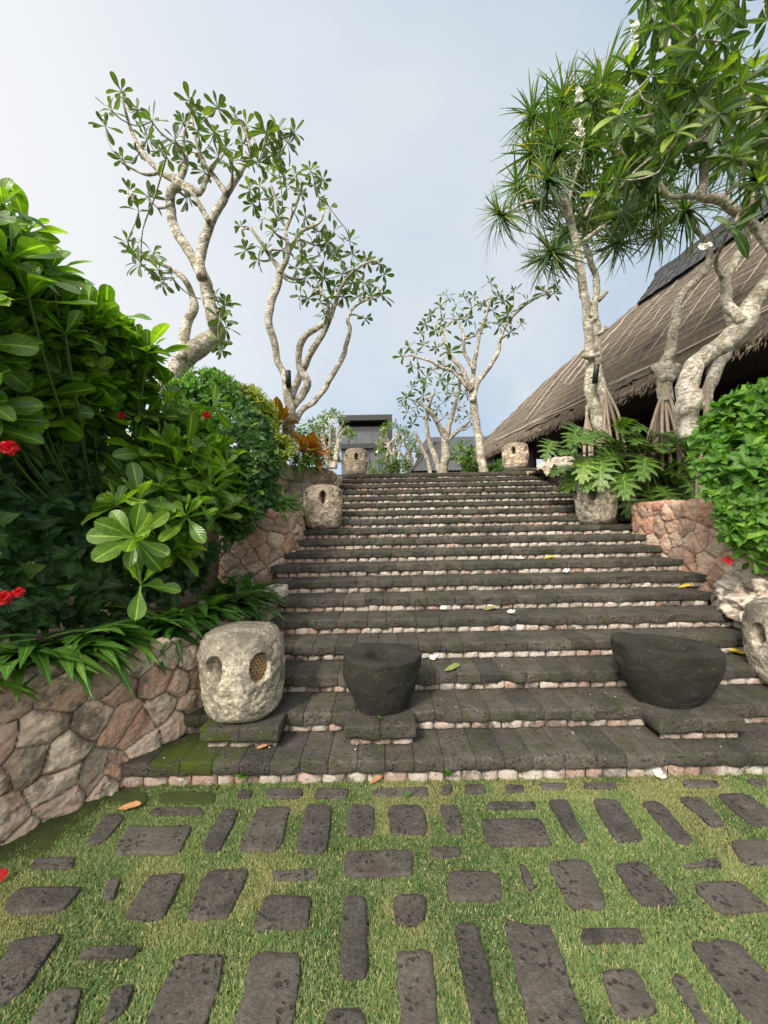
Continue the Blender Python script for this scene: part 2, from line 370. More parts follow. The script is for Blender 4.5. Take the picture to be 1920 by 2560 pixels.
def thatch_mat():
    m, t = newmat('weathered_thatch'); var, u, v, rnd = attr(t)
    co = t.n('ShaderNodeCombineXYZ', {0: t.math('MULTIPLY', u, 1300.0), 1: t.math('MULTIPLY', v, 26.0), 2: 0.0}).outputs[0]
    co2 = t.n('ShaderNodeCombineXYZ', {0: t.math('MULTIPLY', u, 26.0), 1: t.math('MULTIPLY', v, 7.0), 2: 0.0}).outputs[0]
    a = t.noise(co, 1.0, 5, .7); d = t.noise(co2, 1.0, 6, .65)
    c = t.mix(t.rng(a, .3, .7), (.14, .11, .083), (.41, .34, .27)); c = t.mix(t.rng(d, .45, .7, 0, .6), c, (.24, .185, .13))
    c = t.mix(t.rng(d, .5, .25, 0, .45), c, (.09, .075, .062))
    crs = t.math('FRACT', t.math('MULTIPLY', v, 17.0))
    h = t.math('ADD', t.math('MULTIPLY', a, 1.0), t.math('ADD', t.math('MULTIPLY', crs, .35), d))
    finish(t, t.n('ShaderNodeBsdfPrincipled', {'Base Color': c, 'Roughness': .95, 'Specular IOR Level': .15, 'Normal': bump(t, h, 1.0, .06)}).outputs[0]); return m
M['thatch'] = thatch_mat()

# ------------------------------------------------------------------ leaf templates: verts (side, along, normal), faces, uv
def leaf_tpl(w, prof, nv=6, fold=.15, curl=.25, wave=0., nu=2, tip_up=0.):
    vs = np.sin(np.linspace(0, 1, nv+1)*np.pi/2)**.95; us = np.linspace(-1, 1, nu+1); V = []; UV = []
    for v in vs:
        hw = max(prof(v), .012)*w
        for u in us:
            z = fold*abs(u)*hw-curl*v*v+tip_up*v+wave*math.sin(v*11+u)*abs(u)*hw
            V.append((u*hw, v-.12*curl*v*v, z)); UV.append((u*.5+.5, v))
    n = nu+1; f = [[i*n+j, i*n+j+1, (i+1)*n+j+1, (i+1)*n+j] for i in range(nv) for j in range(nu)]
    return np.array(V), np.array(f), np.array(UV)
P_obov = lambda v: (0.10+.9*sm(np.array(v), .10, .72))*(1-max(0, (v-.72)/.28)**2.2)**.5 if v < 1 else 0
P_lance = lambda v: max(0, math.sin(math.pi*min(1, v**1.25)))**.75*(1 if v > .12 else .3)
P_ovate = lambda v: max(0, math.sin(math.pi*min(1, v**.65)))**1.1
P_strap = lambda v: (.55+.45*math.sin(min(1, v*2)*math.pi/2))*(1-v**3.2)
P_pand = lambda v: (1-v)**.55
T_scaev = [leaf_tpl(.20, P_obov, 8, .25, c, wv, 4) for c, wv in ((.05, 0), (.2, .1), (.35, .06), (-.12, .1), (.12, .2))]
T_frang = [leaf_tpl(.15, P_lance, 6, .3, c, 0, 2) for c in (.05, .2, .38, -.1)]
T_frangb = [leaf_tpl(.135, P_lance, 8, .3, c, .05, 4) for c in (.05, .22, .42, -.1)]
T_obl = [leaf_tpl(.17, P_obov, 6, .3, c, 0, 2) for c in (.05, .2, .38, -.1)]
T_ovate = [leaf_tpl(.30, P_ovate, 5, .25, c, wv, 2) for c, wv in ((.1, 0), (.3, .2), (-.1, .1))]
T_hib = [leaf_tpl(.36, P_ovate, 7, .2, c, .35, 4) for c in (.12, .35, .55)]
T_small = [leaf_tpl(.26, P_ovate, 3, .2, c, 0, 2) for c in (.1, .35)]
T_lily = [leaf_tpl(.088, P_strap, 12, .16, c, 0, 2, tp) for c, tp in ((.75, .1), (1.0, .25), (1.3, .45), (.6, .1))]
T_pand = [leaf_tpl(.032, P_pand, 8, .5, c, 0, 2, .02) for c in (.08, .3, .55, .85)]
T_cord = [leaf_tpl(.11, P_lance, 8, .35, c, 0, 2) for c in (.1, .35, .6)]
def split_tpl(nl=9, curl=.3):
    V = []; Fc = []; UV = []
    def strip(p0, p1, w, bend):
        b = len(V); n = 5
        p0 = np.array(p0); p1 = np.array(p1); d = p1-p0; sd = np.array([-d[1], d[0]])/max(1e-6, np.hypot(*d))
        for i in range(n+1):
            q = i/n; c = p0+d*q+sd*bend*q*(1-q)*np.hypot(*d); hw = w*(.55+.6*math.sin(math.pi*min(1, q*.9+.1)))*(1-q**3)+.002
            if 1 < i < n: hw *= 1+.22*(-1)**i
            for u in (-1, 1):
                x, y = c+sd*hw*u
                V.append((x, y, .28*abs(x)-curl*y*y-.55*x*x)); UV.append((.5+.3*u, q))
        for i in range(n): Fc.append([b+2*i, b+2*i+1, b+2*i+3, b+2*i+2])
    strip((0, 0), (0, 1), .10, 0)
    for k in range(nl):
        y = .06+.86*k/(nl-1); L = .46*math.sin(math.pi*(.22+.72*k/(nl-1)))**.8
        an = math.radians(-38+98*k/(nl-1))
        for sgn in (-1, 1): strip((0, y), (sgn*L*math.cos(an), y+L*math.sin(an)), .052, -.12*sgn)
    return np.array(V), np.array(Fc), np.array(UV)
T_split = [split_tpl(7, .25), split_tpl(7, .5), split_tpl(8, .7)]

class Leaves:
    """collects leaves and drops them into one mesh"""
    def __init__(s, tpls): s.t = tpls; s.b = []; s.d = []; s.n = []; s.l = []; s.v = []; s.w = []
    def put(s, base, d, nor, L, var=None, wid=1.0):
        s.b.append(base); s.d.append(d); s.n.append(nor); s.l.append(L); s.v.append(random.random() if var is None else var); s.w.append(wid)
    def rosette(s, p, axis, n, L, e0=25, e1=105, jit=.25, droop=0., wid=1.0, spread=.02, var=None):
        axis = nrm(np.array(axis, float)); ref = np.array([0, 0, 1.0]) if abs(axis[2]) < .9 else np.array([1.0, 0, 0])
        a = nrm(np.cross(axis, ref)); b = np.cross(axis, a); ph = random.random()*6.28
        base_var = random.random() if var is None else var
        for i in range(n):
            q = (i+.5)/n; el = math.radians(e0+(e1-e0)*q+random.uniform(-12, 12)); az = ph+i*2.39996+random.uniform(-.25, .25)
            d = axis*math.cos(el)+(a*math.cos(az)+b*math.sin(az))*math.sin(el)
            d = nrm(d+rng.normal(0, jit*.5, 3)+np.array([0, 0, -droop*q]))
            nn = axis-d*np.dot(axis, d)
            if np.linalg.norm(nn) < .15: nn = np.cross(d, a)
            nn = nrm(nrm(nn)+rng.normal(0, .18, 3)); nn = nrm(nn-d*np.dot(nn, d))
            s.put(np.array(p)-axis*spread*L*6*q*.5, d, nn, L*random.uniform(.7, 1.12)*(.72+.28*min(1, q*2.2)), min(1, max(0, base_var*.5+random.random()*.5)), wid*random.uniform(.85, 1.15))
    def flush(s, mb):
        if not s.b: return mb
        B = np.array(s.b); D = nrm(np.array(s.d)); N = np.array(s.n); N = nrm(N-D*np.sum(N*D, 1, keepdims=True)); X = np.cross(D, N)
        L = np.array(s.l)[:, None]; Wd = np.array(s.w)[:, None]; v = np.array(s.v)
        Mt = np.stack([X*L*Wd, D*L, N*L], -1); idx = rng.integers(0, len(s.t), len(B))
        for k, tp in enumerate(s.t):
            m = idx == k; mb.inst(tp, Mt[m], B[m], v[m])
        return mb
def inpoly(p, poly):
    x, y = p[:, 0], p[:, 1]; r = np.zeros(len(p), bool); n = len(poly)
    for i in range(n):
        x1, y1 = poly[i][:2]; x2, y2 = poly[(i+1) % n][:2]
        c = ((y1 > y) != (y2 > y)) & (x < (x2-x1)*(y-y1)/(y2-y1+1e-12)+x1); r ^= c
    return r
def samp(poly, n):
    P = np.array(poly, float); lo, hi = P.min(0), P.max(0); o = []
    while len(o) < n:
        q = lo+rng.random((n*3, 2))*(hi-lo); o += list(q[inpoly(q, poly)])
    return np.array(o[:n])
# ------------------------------------------------------------------ ground and terraces
def sheet(name, poly, z, mat):
    mb = MB(); mb.prism(poly, z-.6, z); return struct(mb.build(name, mat, smooth=False))
mb = MB(); mb.add([[-600, -400, -.012], [600, -400, -.012], [600, 900, -.012], [-600, 900, -.012]], [[[0, 1, 2, 3]]]); struct(mb.build('ground', M['ground']))
mb = MB()
def terr(poly, z, z0=-.3): mb.prism(poly, z0, z)
terr([(-3.4, .7), (-2.35, 2.2), (-1.98, 2.72), (-1.68, 3.2), (-1.5, 3.75), (-1.4, 4.4), (-1.5, 5.15), (-2.1, 4.9), (-2.9, 4.6), (-14, 4.6), (-14, .7)], .84)
terr([(-2.9, 4.75), (-2.1, 5.15), (-1.62, 5.4), (-1.5, 5.7), (-1.5, 6.9), (-2.2, 6.6), (-14, 6.5), (-14, 4.75)], 1.82)
terr([(-2.3, 6.75), (-1.7, 7.3), (-1.2, 7.95), (-1.08, 8.3), (-1.08, 8.98), (-14, 8.98), (-14, 6.75)], 2.74)
terr([(4.02, 2.9), (4.02, 6.1), (14, 6.1), (14, 2.9)], 1.83)
terr([(3.98, 6.7), (3.9, 7.3), (3.72, 8.2), (3.7, 8.98), (14, 8.98), (14, 6.7)], 2.62)
struct(mb.build('terrace_soil', M['soil'], smooth=False))
mb = MB(); mb.prism([(-300, 9.08), (300, 9.08), (300, 600), (-300, 600)], -.4, 2.835); struct(mb.build('upper_terrace', M['soil'], smooth=False))

# ------------------------------------------------------------------ staircase
NOSE = lambda k: 2.651+(k-1)*.339
H_ = .15; SL = .088
XL = {1: -1.95, 2: -1.75, 3: -1.6, 4: -1.45, 5: -1.38, 6: -1.27, 7: -1.36, 8: -1.38, 9: -1.36, 10: -1.36, 11: -1.34, 12: -1.32, 13: -1.32, 14: -1.32, 15: -1.3, 16: -1.2, 17: -1.05, 18: -.98, 19: -.95}
XR = {1: 4.4, 2: 4.4, 3: 4.4, 4: 4.2, 5: 3.66, 6: 3.6, 7: 3.9, 8: 3.9, 9: 3.88, 10: 3.86, 11: 3.86, 12: 3.85, 13: 3.82, 14: 3.8, 15: 3.78, 16: 3.72, 17: 3.6, 18: 3.5, 19: 3.45}
def slab(mb, x0, x1, y0, D, z, th=SL, seg=.045):
    n = max(2, int((x1-x0)/seg)); inn = np.linspace(x0+.007, x1-.007, n+1); xs = np.r_[x0, inn, x1]
    prof = [(D, 0)]+[(q, 0) for q in np.linspace(D*.8, .04, 3 if th < .1 else 3)]+[(.014, -.0008), (.006, -.003), (.0015, -.008), (0, -.018), (.0, -.05), (.002, -.078), (.008, -th), (D*.6, -th), (D, -th)]
    prof = np.array(prof); a = .25+.5*random.random(); b = random.random(); tz = random.gauss(0, .0015); ty = random.gauss(0, .003); tilt = random.gauss(0, .008)
    G = np.zeros((len(xs), len(prof), 3))
    for i, x in enumerate(xs):
        e = .003 if i in (0, len(xs)-1) else 0
        G[i, :, 0] = x; G[i, :, 1] = y0+prof[:, 0]+ty+e*(prof[:, 0] < .1)+tilt*(x-(x0+x1)/2); G[i, :, 2] = z+prof[:, 1]+tz-e*(prof[:, 1] > -.03)+e*(prof[:, 1] < -.07)
    p = G.reshape(-1, 3); d = fbm(p*9, 3, 3)*.0035+fbm(p*36, 2, 9)*.003
    fr = (np.tile(prof[:, 0], len(xs)) < .1).astype(float)
    p[:, 2] += d*(.6+.7*fr); p[:, 1] += (d*2.6+np.maximum(0, fbm(p*6, 2, 17)-.45)*.06)*fr
    base = mb.n; mb.grid(p.reshape(G.shape), (a, b, 0, 0), flip=True); m = len(prof)
    mb.f.append(np.array([list(range(base+m-1, base-1, -1))])); mb.f.append(np.array([[base+(len(xs)-1)*m+j for j in range(m)]]))
def rstone(mb, x0, x1, y, z0, z1, a, b, dep=.05):
    nx, nz = 7, 6; G = np.zeros((nx, nz, 3)); u = np.linspace(-1, 1, nx); w = np.linspace(-1, 1, nz); ph = rng.random(3)*50
    for i in range(nx):
        for j in range(nz):
            ed = (1-abs(u[i])**5)*(1-abs(w[j])**5)
            G[i, j] = ((x0+x1)/2+u[i]*(x1-x0)/2, y+dep*(1-ed**.5)*.6, (z0+z1)/2+w[j]*(z1-z0)/2)
    p = G.reshape(-1, 3); p[:, 1] += fbm(p*28+ph, 3, 5)*.0075; p[:, 2] += fbm(p*18+ph, 2, 8)*.0025
    mb.grid(G, (a, b, 0, 0))
stair = thing('stone_staircase', 'wide staircase of dark lava stone treads over pink stone risers climbing to the upper terrace', 'staircase', (1, 2.65, 0))
for k in range(1, 20):
    mb = MB(); x = XL[k]-random.random()*.1; y = NOSE(k)
    D = .339+.055 if k < 19 else .45
    while x < XR[k]:
        w = random.uniform(.185, .215) if k < 5 else random.uniform(.17, .32); x1 = min(x+w, XR[k]+.02)
        if XR[k]-x1 < .1: x1 = XR[k]
        if x1-x > .03: slab(mb, x+.0015, x1-.0015, y, D, k*H_)
        x = x1
    mb.build('tread', M['lava'], stair)
    mb = MB(); x = XL[k]-random.random()*.1
    while x < XR[k]-.03:
        w = random.uniform(.10, .175); x1 = min(x+w, XR[k]-.01); q = sm(np.array((x-XL[k])/1.6), 0, 1)
        rstone(mb, x+.002, x1-.002, y+.020+random.gauss(0, .003), (k-1)*H_-.006-(.04 if k == 1 else 0), k*H_-SL+.004, min(1, float(q)*.8+random.uniform(-.1, .4)), random.random()*(.85 if q > .6 else 1.15)); x = x1
    mb.box(((XL[k]+XR[k])/2, y+.09, (k-1)*H_+.03), (XR[k]-XL[k]+.1, .06, .058), (0, 0, 1, 0))
    mb.build('riser', M['riser'], stair)
def plinth(x0, x1, yf, k=2, z=None, curve=False):
    mb = MB(); n = max(1, round((x1-x0)/.25)); xs = np.linspace(x0, x1, n+1); z = k*H_ if z is None else z
    for i in range(n): slab(mb, xs[i]+.001, xs[i+1]-.001, yf, NOSE(k)-yf+.02, z+.003, SL+.012)
    p = mb.build('plinth', M['lava'], stair)
    mb = MB(); x = x0+.03
    while x < x1-.04:
        w = random.uniform(.12, .19); e = min(x+w, x1-.02); rstone(mb, x+.002, e-.002, yf+.03, z-H_-.005, z-SL-.005, random.uniform(0, .7), random.random()); x = e
    mb.box(((x0+x1)/2, (yf+.07+NOSE(k)+.05)/2, z-.12), (x1-x0-.06, NOSE(k)+.05-yf-.07, .05), (0, 0, 1, 0))
    mb.build('riser', M['riser'], stair)
plinth(-1.33, -.77, 2.79); plinth(-.305, .20, 2.79); plinth(1.92, 2.52, 2.79)
mb = MB(); slab(mb, 2.85, 3.16, 8.80, .5, 2.935); slab(mb, 3.165, 3.46, 8.80, .5, 2.935); mb.build('plinth', M['lava'], stair)

# ------------------------------------------------------------------ rubble walls
def wall(name, label, path, zb, zt, side, thick, res, cell, mat, relief=.035, topn=.04, seed=1, bulge=0.):
    P = spline(np.array([(x, y, 0) for x, y in path]), res)[:, :2]
    seg = np.r_[0, np.cumsum(np.linalg.norm(np.diff(P, axis=0), axis=1))]
    ns = int(seg[-1]/res); s = np.linspace(0, seg[-1], ns); P = np.c_[np.interp(s, seg, P[:, 0]), np.interp(s, seg, P[:, 1])]
    T = nrm(np.gradient(P, axis=0)); N = np.c_[T[:, 1], -T[:, 0]]*side
    for _ in range(int(.12/res)): N[1:-1] = (N[:-2]+N[1:-1]*2+N[2:])/4
    N = nrm(N); ztv = np.array([zt(q/seg[-1]) for q in s]) if callable(zt) else np.full(ns, zt)
    ztv = ztv+fbm(np.c_[s*3.2, s*0, s*0+seed], 3, seed)*topn
    hmax = ztv.max()-zb; nv = int((hmax+thick)/res); q = np.linspace(0, 1, nv)
    hh = ztv-zb; V = q[None, :]*(hh[:, None]+thick); Sg = np.repeat(s[:, None], nv, 1)
    r_ = np.random.default_rng(seed); ncx, ncz = int(seg[-1]/cell)+3, int((hmax+thick)/cell)+3
    sx, sz = np.meshgrid(np.arange(ncx), np.arange(ncz), indexing='ij')
    sd = np.c_[((sx+(sz % 2)*.5-1)*cell+r_.uniform(-.40, .40, sx.shape)*cell).ravel(), ((sz-.6)*cell*.9+r_.uniform(-.40, .40, sx.shape)*cell).ravel()]
    sa = r_.random((len(sd), 2)); tl = r_.normal(0, .045, (len(sd), 2)); so_ = r_.normal(0, .009, len(sd))
    pts = np.c_[Sg.ravel(), V.ravel()]
    wp = np.c_[pts[:, 0], pts[:, 1], np.full(len(pts), seed*3.1)]
    wpts = pts+np.c_[fbm(wp*7, 3, 1), fbm(wp*7, 3, 5)]*cell*.09
    A = np.zeros((len(pts), 4)); disp = np.zeros(len(pts))
    for c0 in range(0, len(pts), 8000):
        w = wpts[c0:c0+8000]; d = ((w[:, None]-sd[None])**2).sum(-1); ix = np.argpartition(d, 4, 1)[:, :5]
        dd = np.take_along_axis(d, ix, 1); o = np.argsort(dd, 1); ix = np.take_along_axis(ix, o, 1); dd = np.take_along_axis(dd, o, 1)
        e = np.min((dd[:, 1:]-dd[:, :1])/(2*np.linalg.norm(sd[ix[:, 1:]]-sd[ix[:, :1]], axis=-1)), 1)
        i0 = ix[:, 0]; rel = w-sd[i0]
        disp[c0:c0+8000] = relief*(.6*sm(e, 0, .016)+.4*sm(e, 0, cell*.3))+(rel*tl[i0]).sum(1)*sm(e, 0, .02)+so_[i0]*sm(e, .004, .018)
        A[c0:c0+8000, 0] = sa[i0, 0]; A[c0:c0+8000, 1] = sa[i0, 1]; A[c0:c0+8000, 2] = 1-sm(e, .001, .0055)
    disp = disp+fbm(wp*14, 3, 30)*.011+fbm(wp*42, 3, 31)*.0075
    disp = disp.reshape(ns, nv); HH = hh[:, None]
    top = sm(V, HH-.05, HH+.05)
    x = P[:, None, :]-N[:, None, :]*np.maximum(0, V-HH)[..., None]+N[:, None, :]*(disp*(1-top)-bulge*0)[..., None]
    z = zb+np.minimum(V, HH)+disp*top-.03*top*0
    G = np.dstack([x, z]); mbw = MB(); mbw.grid(G, A.reshape(-1, 4), flip=(side < 0))
    o = mbw.build(name, mat, loc=(P[ns//2, 0], P[ns//2, 1], zb)); return tag(o, label, 'wall', 'rubble retaining walls')
wall('retaining_wall', 'low curved wall of pinkish grey rubble beside the lawn under the lily leaves', [(-3.4, .55), (-2.75, 1.4), (-2.14, 2.17), (-1.80, 2.66), (-1.50, 3.12), (-1.33, 3.62), (-1.22, 4.12), (-1.24, 4.32), (-1.5, 4.46), (-2.0, 4.5)], -.06, .90, 1, .30, .0085, .205, M['wall_low'], .022, .03, 3)
wall('retaining_wall', 'short orange stone wall under the dark hedge left of the pecked pink lantern', [(-2.15, 5.3), (-2.1, 5.05), (-1.92, 5.0), (-1.50, 5.27), (-1.32, 5.5), (-1.28, 5.9), (-1.30, 6.5), (-1.32, 7.2)], .7, 1.90, 1, .28, .012, .21, M['wall_red'], .034, .03, 5)
wall('retaining_wall', 'mossy stone wall at the stair head behind the pecked pink lantern', [(-3.2, 6.2), (-2.2, 6.6), (-1.5, 7.15), (-1.05, 7.85), (-.93, 8.3), (-.93, 9.0)], 1.6, lambda q: 2.86-.1*q, 1, .3, .016, .26, M['upper_rock'], .05, .07, 8)
wall('retaining_wall', 'sunlit orange and beige rubble wall along the right side of the stairs', [(5.2, 6.35), (4.4, 6.26), (3.98, 6.16), (3.84, 5.92), (3.84, 5.3), (3.86, 4.6), (3.92, 4.0), (4.0, 3.3)], .4, 1.93, 1, .3, .012, .25, M['wall_red'], .034, .03, 11)
wall('retaining_wall', 'rough beige coral wall half hidden by the split leaf plant', [(5.4, 6.75), (4.5, 6.65), (3.98, 6.7), (3.84, 7.2), (3.72, 7.9), (3.56, 8.5), (3.56, 9.0)], 1.7, lambda q: 2.72, 1, .35, .016, .28, M['upper_rock'], .06, .09, 14)

# ------------------------------------------------------------------ lawn pavers: quads in two photo tiles
Lq = lambda *p: [(x*.5787, 1900+y*.5787) for x, y in p]
Rq = lambda *p: [(960+x*.5787, 1900+y*.5787) for x, y in p]
ROWS = [
 ('thin row at the stair foot', [
  (1, Lq((500,140),(640,140),(640,190),(470,190))), (1, Lq((690,140),(930,140),(930,190),(680,190))), (0, Lq((1030,138),(1085,138),(1080,168),(1025,168))),
  (0, Lq((1155,130),(1305,130),(1300,168),(1150,168))), (0, Lq((1365,128),(1505,125),(1495,166),(1355,166))), (0, Lq((1610,126),(1850,120),(1850,157),(1600,157))),
  (0, Rq((248,116),(292,116),(287,150),(243,150))), (0, Rq((355,108),(442,108),(442,147),(353,147))), (0, Rq((530,113),(605,111),(602,142),(528,142))),
  (0, Rq((675,106),(792,104),(792,130),(680,132))), (0, Rq((858,103),(1002,103),(1004,127),(870,127))), (0, Rq((1288,93),(1442,93),(1455,120),(1300,120))), (0, Rq((1572,88),(1652,88),(1665,112),(1596,114)))]),
 ('pair below the foot row', [(0, Lq((650,213),(872,209),(882,242),(638,242))), (0, Rq((448,190),(652,188),(658,214),(452,214)))]),
 ('full row nearest the stairs', [
  (1, Lq((460,235),(550,240),(450,365),(370,365))), (0, Lq((555,290),(830,290),(770,410),(490,415))), (0, Lq((960,215),(1035,215),(950,400),(860,395))), (0, Lq((1115,205),(1255,205),(1210,400),(1025,395))),
  (0, Lq((1325,200),(1430,200),(1410,405),(1275,405))), (0, Lq((1510,195),(1620,195),(1610,332),(1488,332))), (0, Rq((20,195),(170,195),(190,325),(25,325))), (0, Rq((240,195),(315,195),(345,325),(275,325))),
  (0, Rq((410,262),(680,258),(730,375),(455,378))), (0, Rq((705,178),(785,175),(885,360),(820,360))), (0, Rq((900,178),(1005,178),(1120,345),(1005,365))), (0, Rq((1100,178),(1185,175),(1345,350),(1270,370))),
  (0, Rq((1270,170),(1370,168),(1480,280),(1420,300))), (0, Rq((1435,155),(1570,148),(1730,270),(1600,295)))]),
 ('sparse second row', [(1, Lq((150,430),(330,425),(310,475),(120,470))), (0, Lq((1170,485),(1365,475),(1365,520),(1190,525))), (0, Lq((1490,395),(1785,392),(1785,505),(1480,505))), (0, Rq((195,385),(330,385),(330,415),(200,415))),
  (0, Rq((1290,465),(1440,430),(1465,465),(1330,472))), (0, Rq((1480,358),(1720,355),(1760,455),(1560,455)))]),
 ('middle row', [(1, Lq((60,560),(370,545),(270,665),(10,660))), (1, Lq((470,530),(515,525),(490,610),(445,610))), (0, Lq((645,500),(800,500),(700,695),(525,695))), (0, Lq((900,478),(1080,475),(985,690),(795,695))),
  (0, Lq((1150,590),(1350,600),(1335,735),(1090,735))), (0, Lq((1480,590),(1580,590),(1590,955),(1465,940))), (0, Rq((45,580),(185,582),(180,720),(40,720))), (0, Rq((275,490),(495,490),(520,610),(275,612))),
  (0, Rq((585,460),(610,460),(650,565),(620,560))), (0, Rq((705,445),(875,440),(975,640),(800,650))), (0, Rq((985,455),(1120,450),(1280,625),(1110,640))), (0, Rq((1325,545),(1530,530),(1690,660),(1440,670)))]),
 ('front row nearest the viewer', [(0, Lq((40,790),(280,750),(110,1000),(-130,1140))), (0, Lq((360,820),(595,815),(580,860),(335,865))), (0, Lq((220,1000),(355,1000),(310,1180),(100,1180))), (1, Lq((490,1010),(580,985),(540,1090),(430,1160))),
  (0, Lq((760,850),(975,845),(880,1230),(590,1230))), (0, Lq((1090,835),(1305,830),(1255,1200),(1000,1200))), (0, Lq((1410,1095),(1575,1090),(1590,1250),(1395,1250))), (0, Rq((50,825),(210,825),(240,1200),(75,1200))),
  (0, Rq((305,720),(400,715),(505,1190),(392,1190))), (0, Rq((520,705),(715,705),(890,1200),(640,1200))), (0, Rq((845,740),(1100,740),(1125,795),(850,800))), (0, Rq((930,910),(1090,905),(1190,1120),(1020,1125))),
  (0, Rq((1240,945),(1300,940),(1420,1160),(1370,1165))), (0, Rq((1320,790),(1525,785),(1760,1060),(1790,1160),(1590,1160)))]),
]
ORD = ['first', 'second', 'third', 'fourth', 'fifth', 'sixth', 'seventh', 'eighth', 'ninth', 'tenth', 'eleventh', 'twelfth', 'thirteenth', 'fourteenth']
def round_poly(Q, r, m=9):
    Q = np.asarray(Q); n = len(Q); o = []
    for i in range(n):
        a, b, c = Q[i-1], Q[i], Q[(i+1) % n]; rr = min(r, .42*np.linalg.norm(a-b), .42*np.linalg.norm(c-b))
        p, q = b+nrm(a-b)*rr, b+nrm(c-b)*rr
        for u in np.linspace(0, 1, 5): o.append((1-u)**2*p+2*u*(1-u)*b+u*u*q)
        nx = c+nrm(b-c)*min(r, .42*np.linalg.norm(c-b))
        for u in np.linspace(0, 1, m)[1:-1]: o.append(q+(nx-q)*u)
    return np.array(o)
PAV = []
for rname, lst in ROWS:
    lst = sorted(lst, key=lambda e: sum(p[0] for p in e[1]))
    for i, (mossy, quad) in enumerate(lst):
        Q = np.array([gnd(x, y)[:2] for x, y in quad]); c = Q.mean(0)
        w = (np.linalg.norm(Q[1]-Q[0])+np.linalg.norm(Q[2]-Q[3]))/2; l = (np.linalg.norm(Q[-1]-Q[0])+np.linalg.norm(Q[2]-Q[1]))/2
        thin = min(w, l) < .085
        R = round_poly(Q, .02 if thin else random.uniform(.03, .05))
        cc = R.mean(0); R = R+nrm(R-cc)*(fbm(np.c_[R*14, np.full(len(R), i)], 3, 2)*.008)[:, None]
        PAV.append(R); n = len(R); mb = MB(); top = .012+random.uniform(-.004, .004)
        rings = [(1.0, -.07), (1.0, top-.010), (.985, top-.003), (.955, top), (.75, top+.001), (.5, top), (.25, top)]
        G = np.array([np.c_[cc+(R-cc)*s_, np.full(n, z_)] for s_, z_ in rings]); p = G.reshape(-1, 3); p[:, 2] += fbm(p*12, 3, 4)*.003*(p[:, 2] > 0)
        G = p.reshape(len(rings), n, 3).transpose(1, 0, 2); b0 = mb.n; mb.grid(G, (random.uniform(.35, .75), random.random(), 0, 0), wrap_u=True)
        mb.f.append(np.array([[b0+j*len(rings)+len(rings)-1 for j in range(n)]]))
        o = mb.build('paving_stone', M['moss_stone'] if mossy and 'moss_stone' in M else (M['moss'] if mossy and rname.startswith('thin') else M['paver']), loc=(cc[0], cc[1], 0))
        ar = l/w; kind = 'sliver of stone' if thin else 'long narrow slab' if ar > 2.6 else 'long slab' if ar > 1.6 else 'wide slab' if ar < .62 else 'squarish slab'
        tag(o, f"{'mossy ' if mossy else ''}{kind}, {ORD[i]} from the left in the {rname}", 'paving stone', 'paving stones set in the lawn')

# ------------------------------------------------------------------ grass
def project(p):
    d = p-np.array([0, 0, EYE]); z = d@fw; return np.c_[960+F*(d@rt)/z, 1280-F*(d@up)/z], z
N0 = 1000000
pts = np.c_[rng.uniform(-2.9, 3.5, N0), rng.uniform(.7, 2.68, N0), np.zeros(N0)]
uvp, _ = project(pts); vis = (uvp[:, 0] > -120) & (uvp[:, 0] < 2040) & (uvp[:, 1] < 2720)
keep = vis | (rng.random(N0) < .07)
wx = np.interp(pts[:, 1], [.55, 1.4, 2.17, 2.66, 3.12], [-3.4, -2.75, -2.14, -1.80, -1.5]); keep &= pts[:, 0] > wx+.03
pts = pts[keep]; cov = np.zeros(len(pts), bool); edge = np.zeros(len(pts))
for R in PAV:
    lo, hi = R.min(0)-.025, R.max(0)+.025; m = (pts[:, 0] > lo[0]) & (pts[:, 0] < hi[0]) & (pts[:, 1] > lo[1]) & (pts[:, 1] < hi[1])
    if m.any():
        ix = np.where(m)[0]; c = R.mean(0); cov[ix] |= inpoly(pts[ix], c+(R-c)*.985); ring = R[::2]; dm = np.sqrt(((pts[ix][:, None, :2]-ring[None])**2).sum(-1)).min(1); edge[ix] = np.maximum(edge[ix], sm(dm, .022, .004))
pts = pts[~cov]; edge = edge[~cov]
dn = fbm(pts*2.2, 3, 50); thin_ = fbm(pts*6, 2, 61)
mossz = sm(pts[:, 0]-wx[keep][~cov], .35, .05)*sm(pts[:, 1], 1.9, 2.2)
pr = .80+.3*thin_-.6*mossz-.35*sm(pts[:, 1], 2.5, 2.66); kp = rng.random(len(pts)) < pr; pts = pts[kp]; edge = edge[kp]
dn = fbm(pts*2.2, 3, 50); n = len(pts)
dry = sm(fbm(pts*3.5, 3, 70)+.6*sm(pts[:, 1], 2.3, 2.52)*(1-sm(abs(pts[:, 0]-.15), .5, 1.1))+.55*sm(pts[:, 1], 2.3, 2.55)*(pts[:, 0] > 1.6), .35, .95)*.5
dry += sm(fbm(pts*5, 3, 75), .1, .9)*.12+edge*.38; dry = np.clip(dry*.5+.05+rng.normal(0, .06, n), 0, 1)
L = rng.uniform(.008, .022, n)*(1+.25*dn); az = rng.uniform(0, 6.283, n); le = np.abs(rng.normal(.65, .35, n))
d = np.c_[np.cos(az)*np.sin(le), np.sin(az)*np.sin(le), np.cos(le)]; sd_ = nrm(np.cross(d, np.array([0, 0, 1.0])+rng.normal(0, .3, (n, 3)))); nn = np.cross(sd_, d)
tpl = leaf_tpl(.5, lambda v: 1-v**1.5, 2, 0, .3, 0, 1)
wd = rng.uniform(.0017, .0030, n)
Mx = np.stack([sd_*wd[:, None]*2, d*L[:, None], nn*L[:, None]], -1)
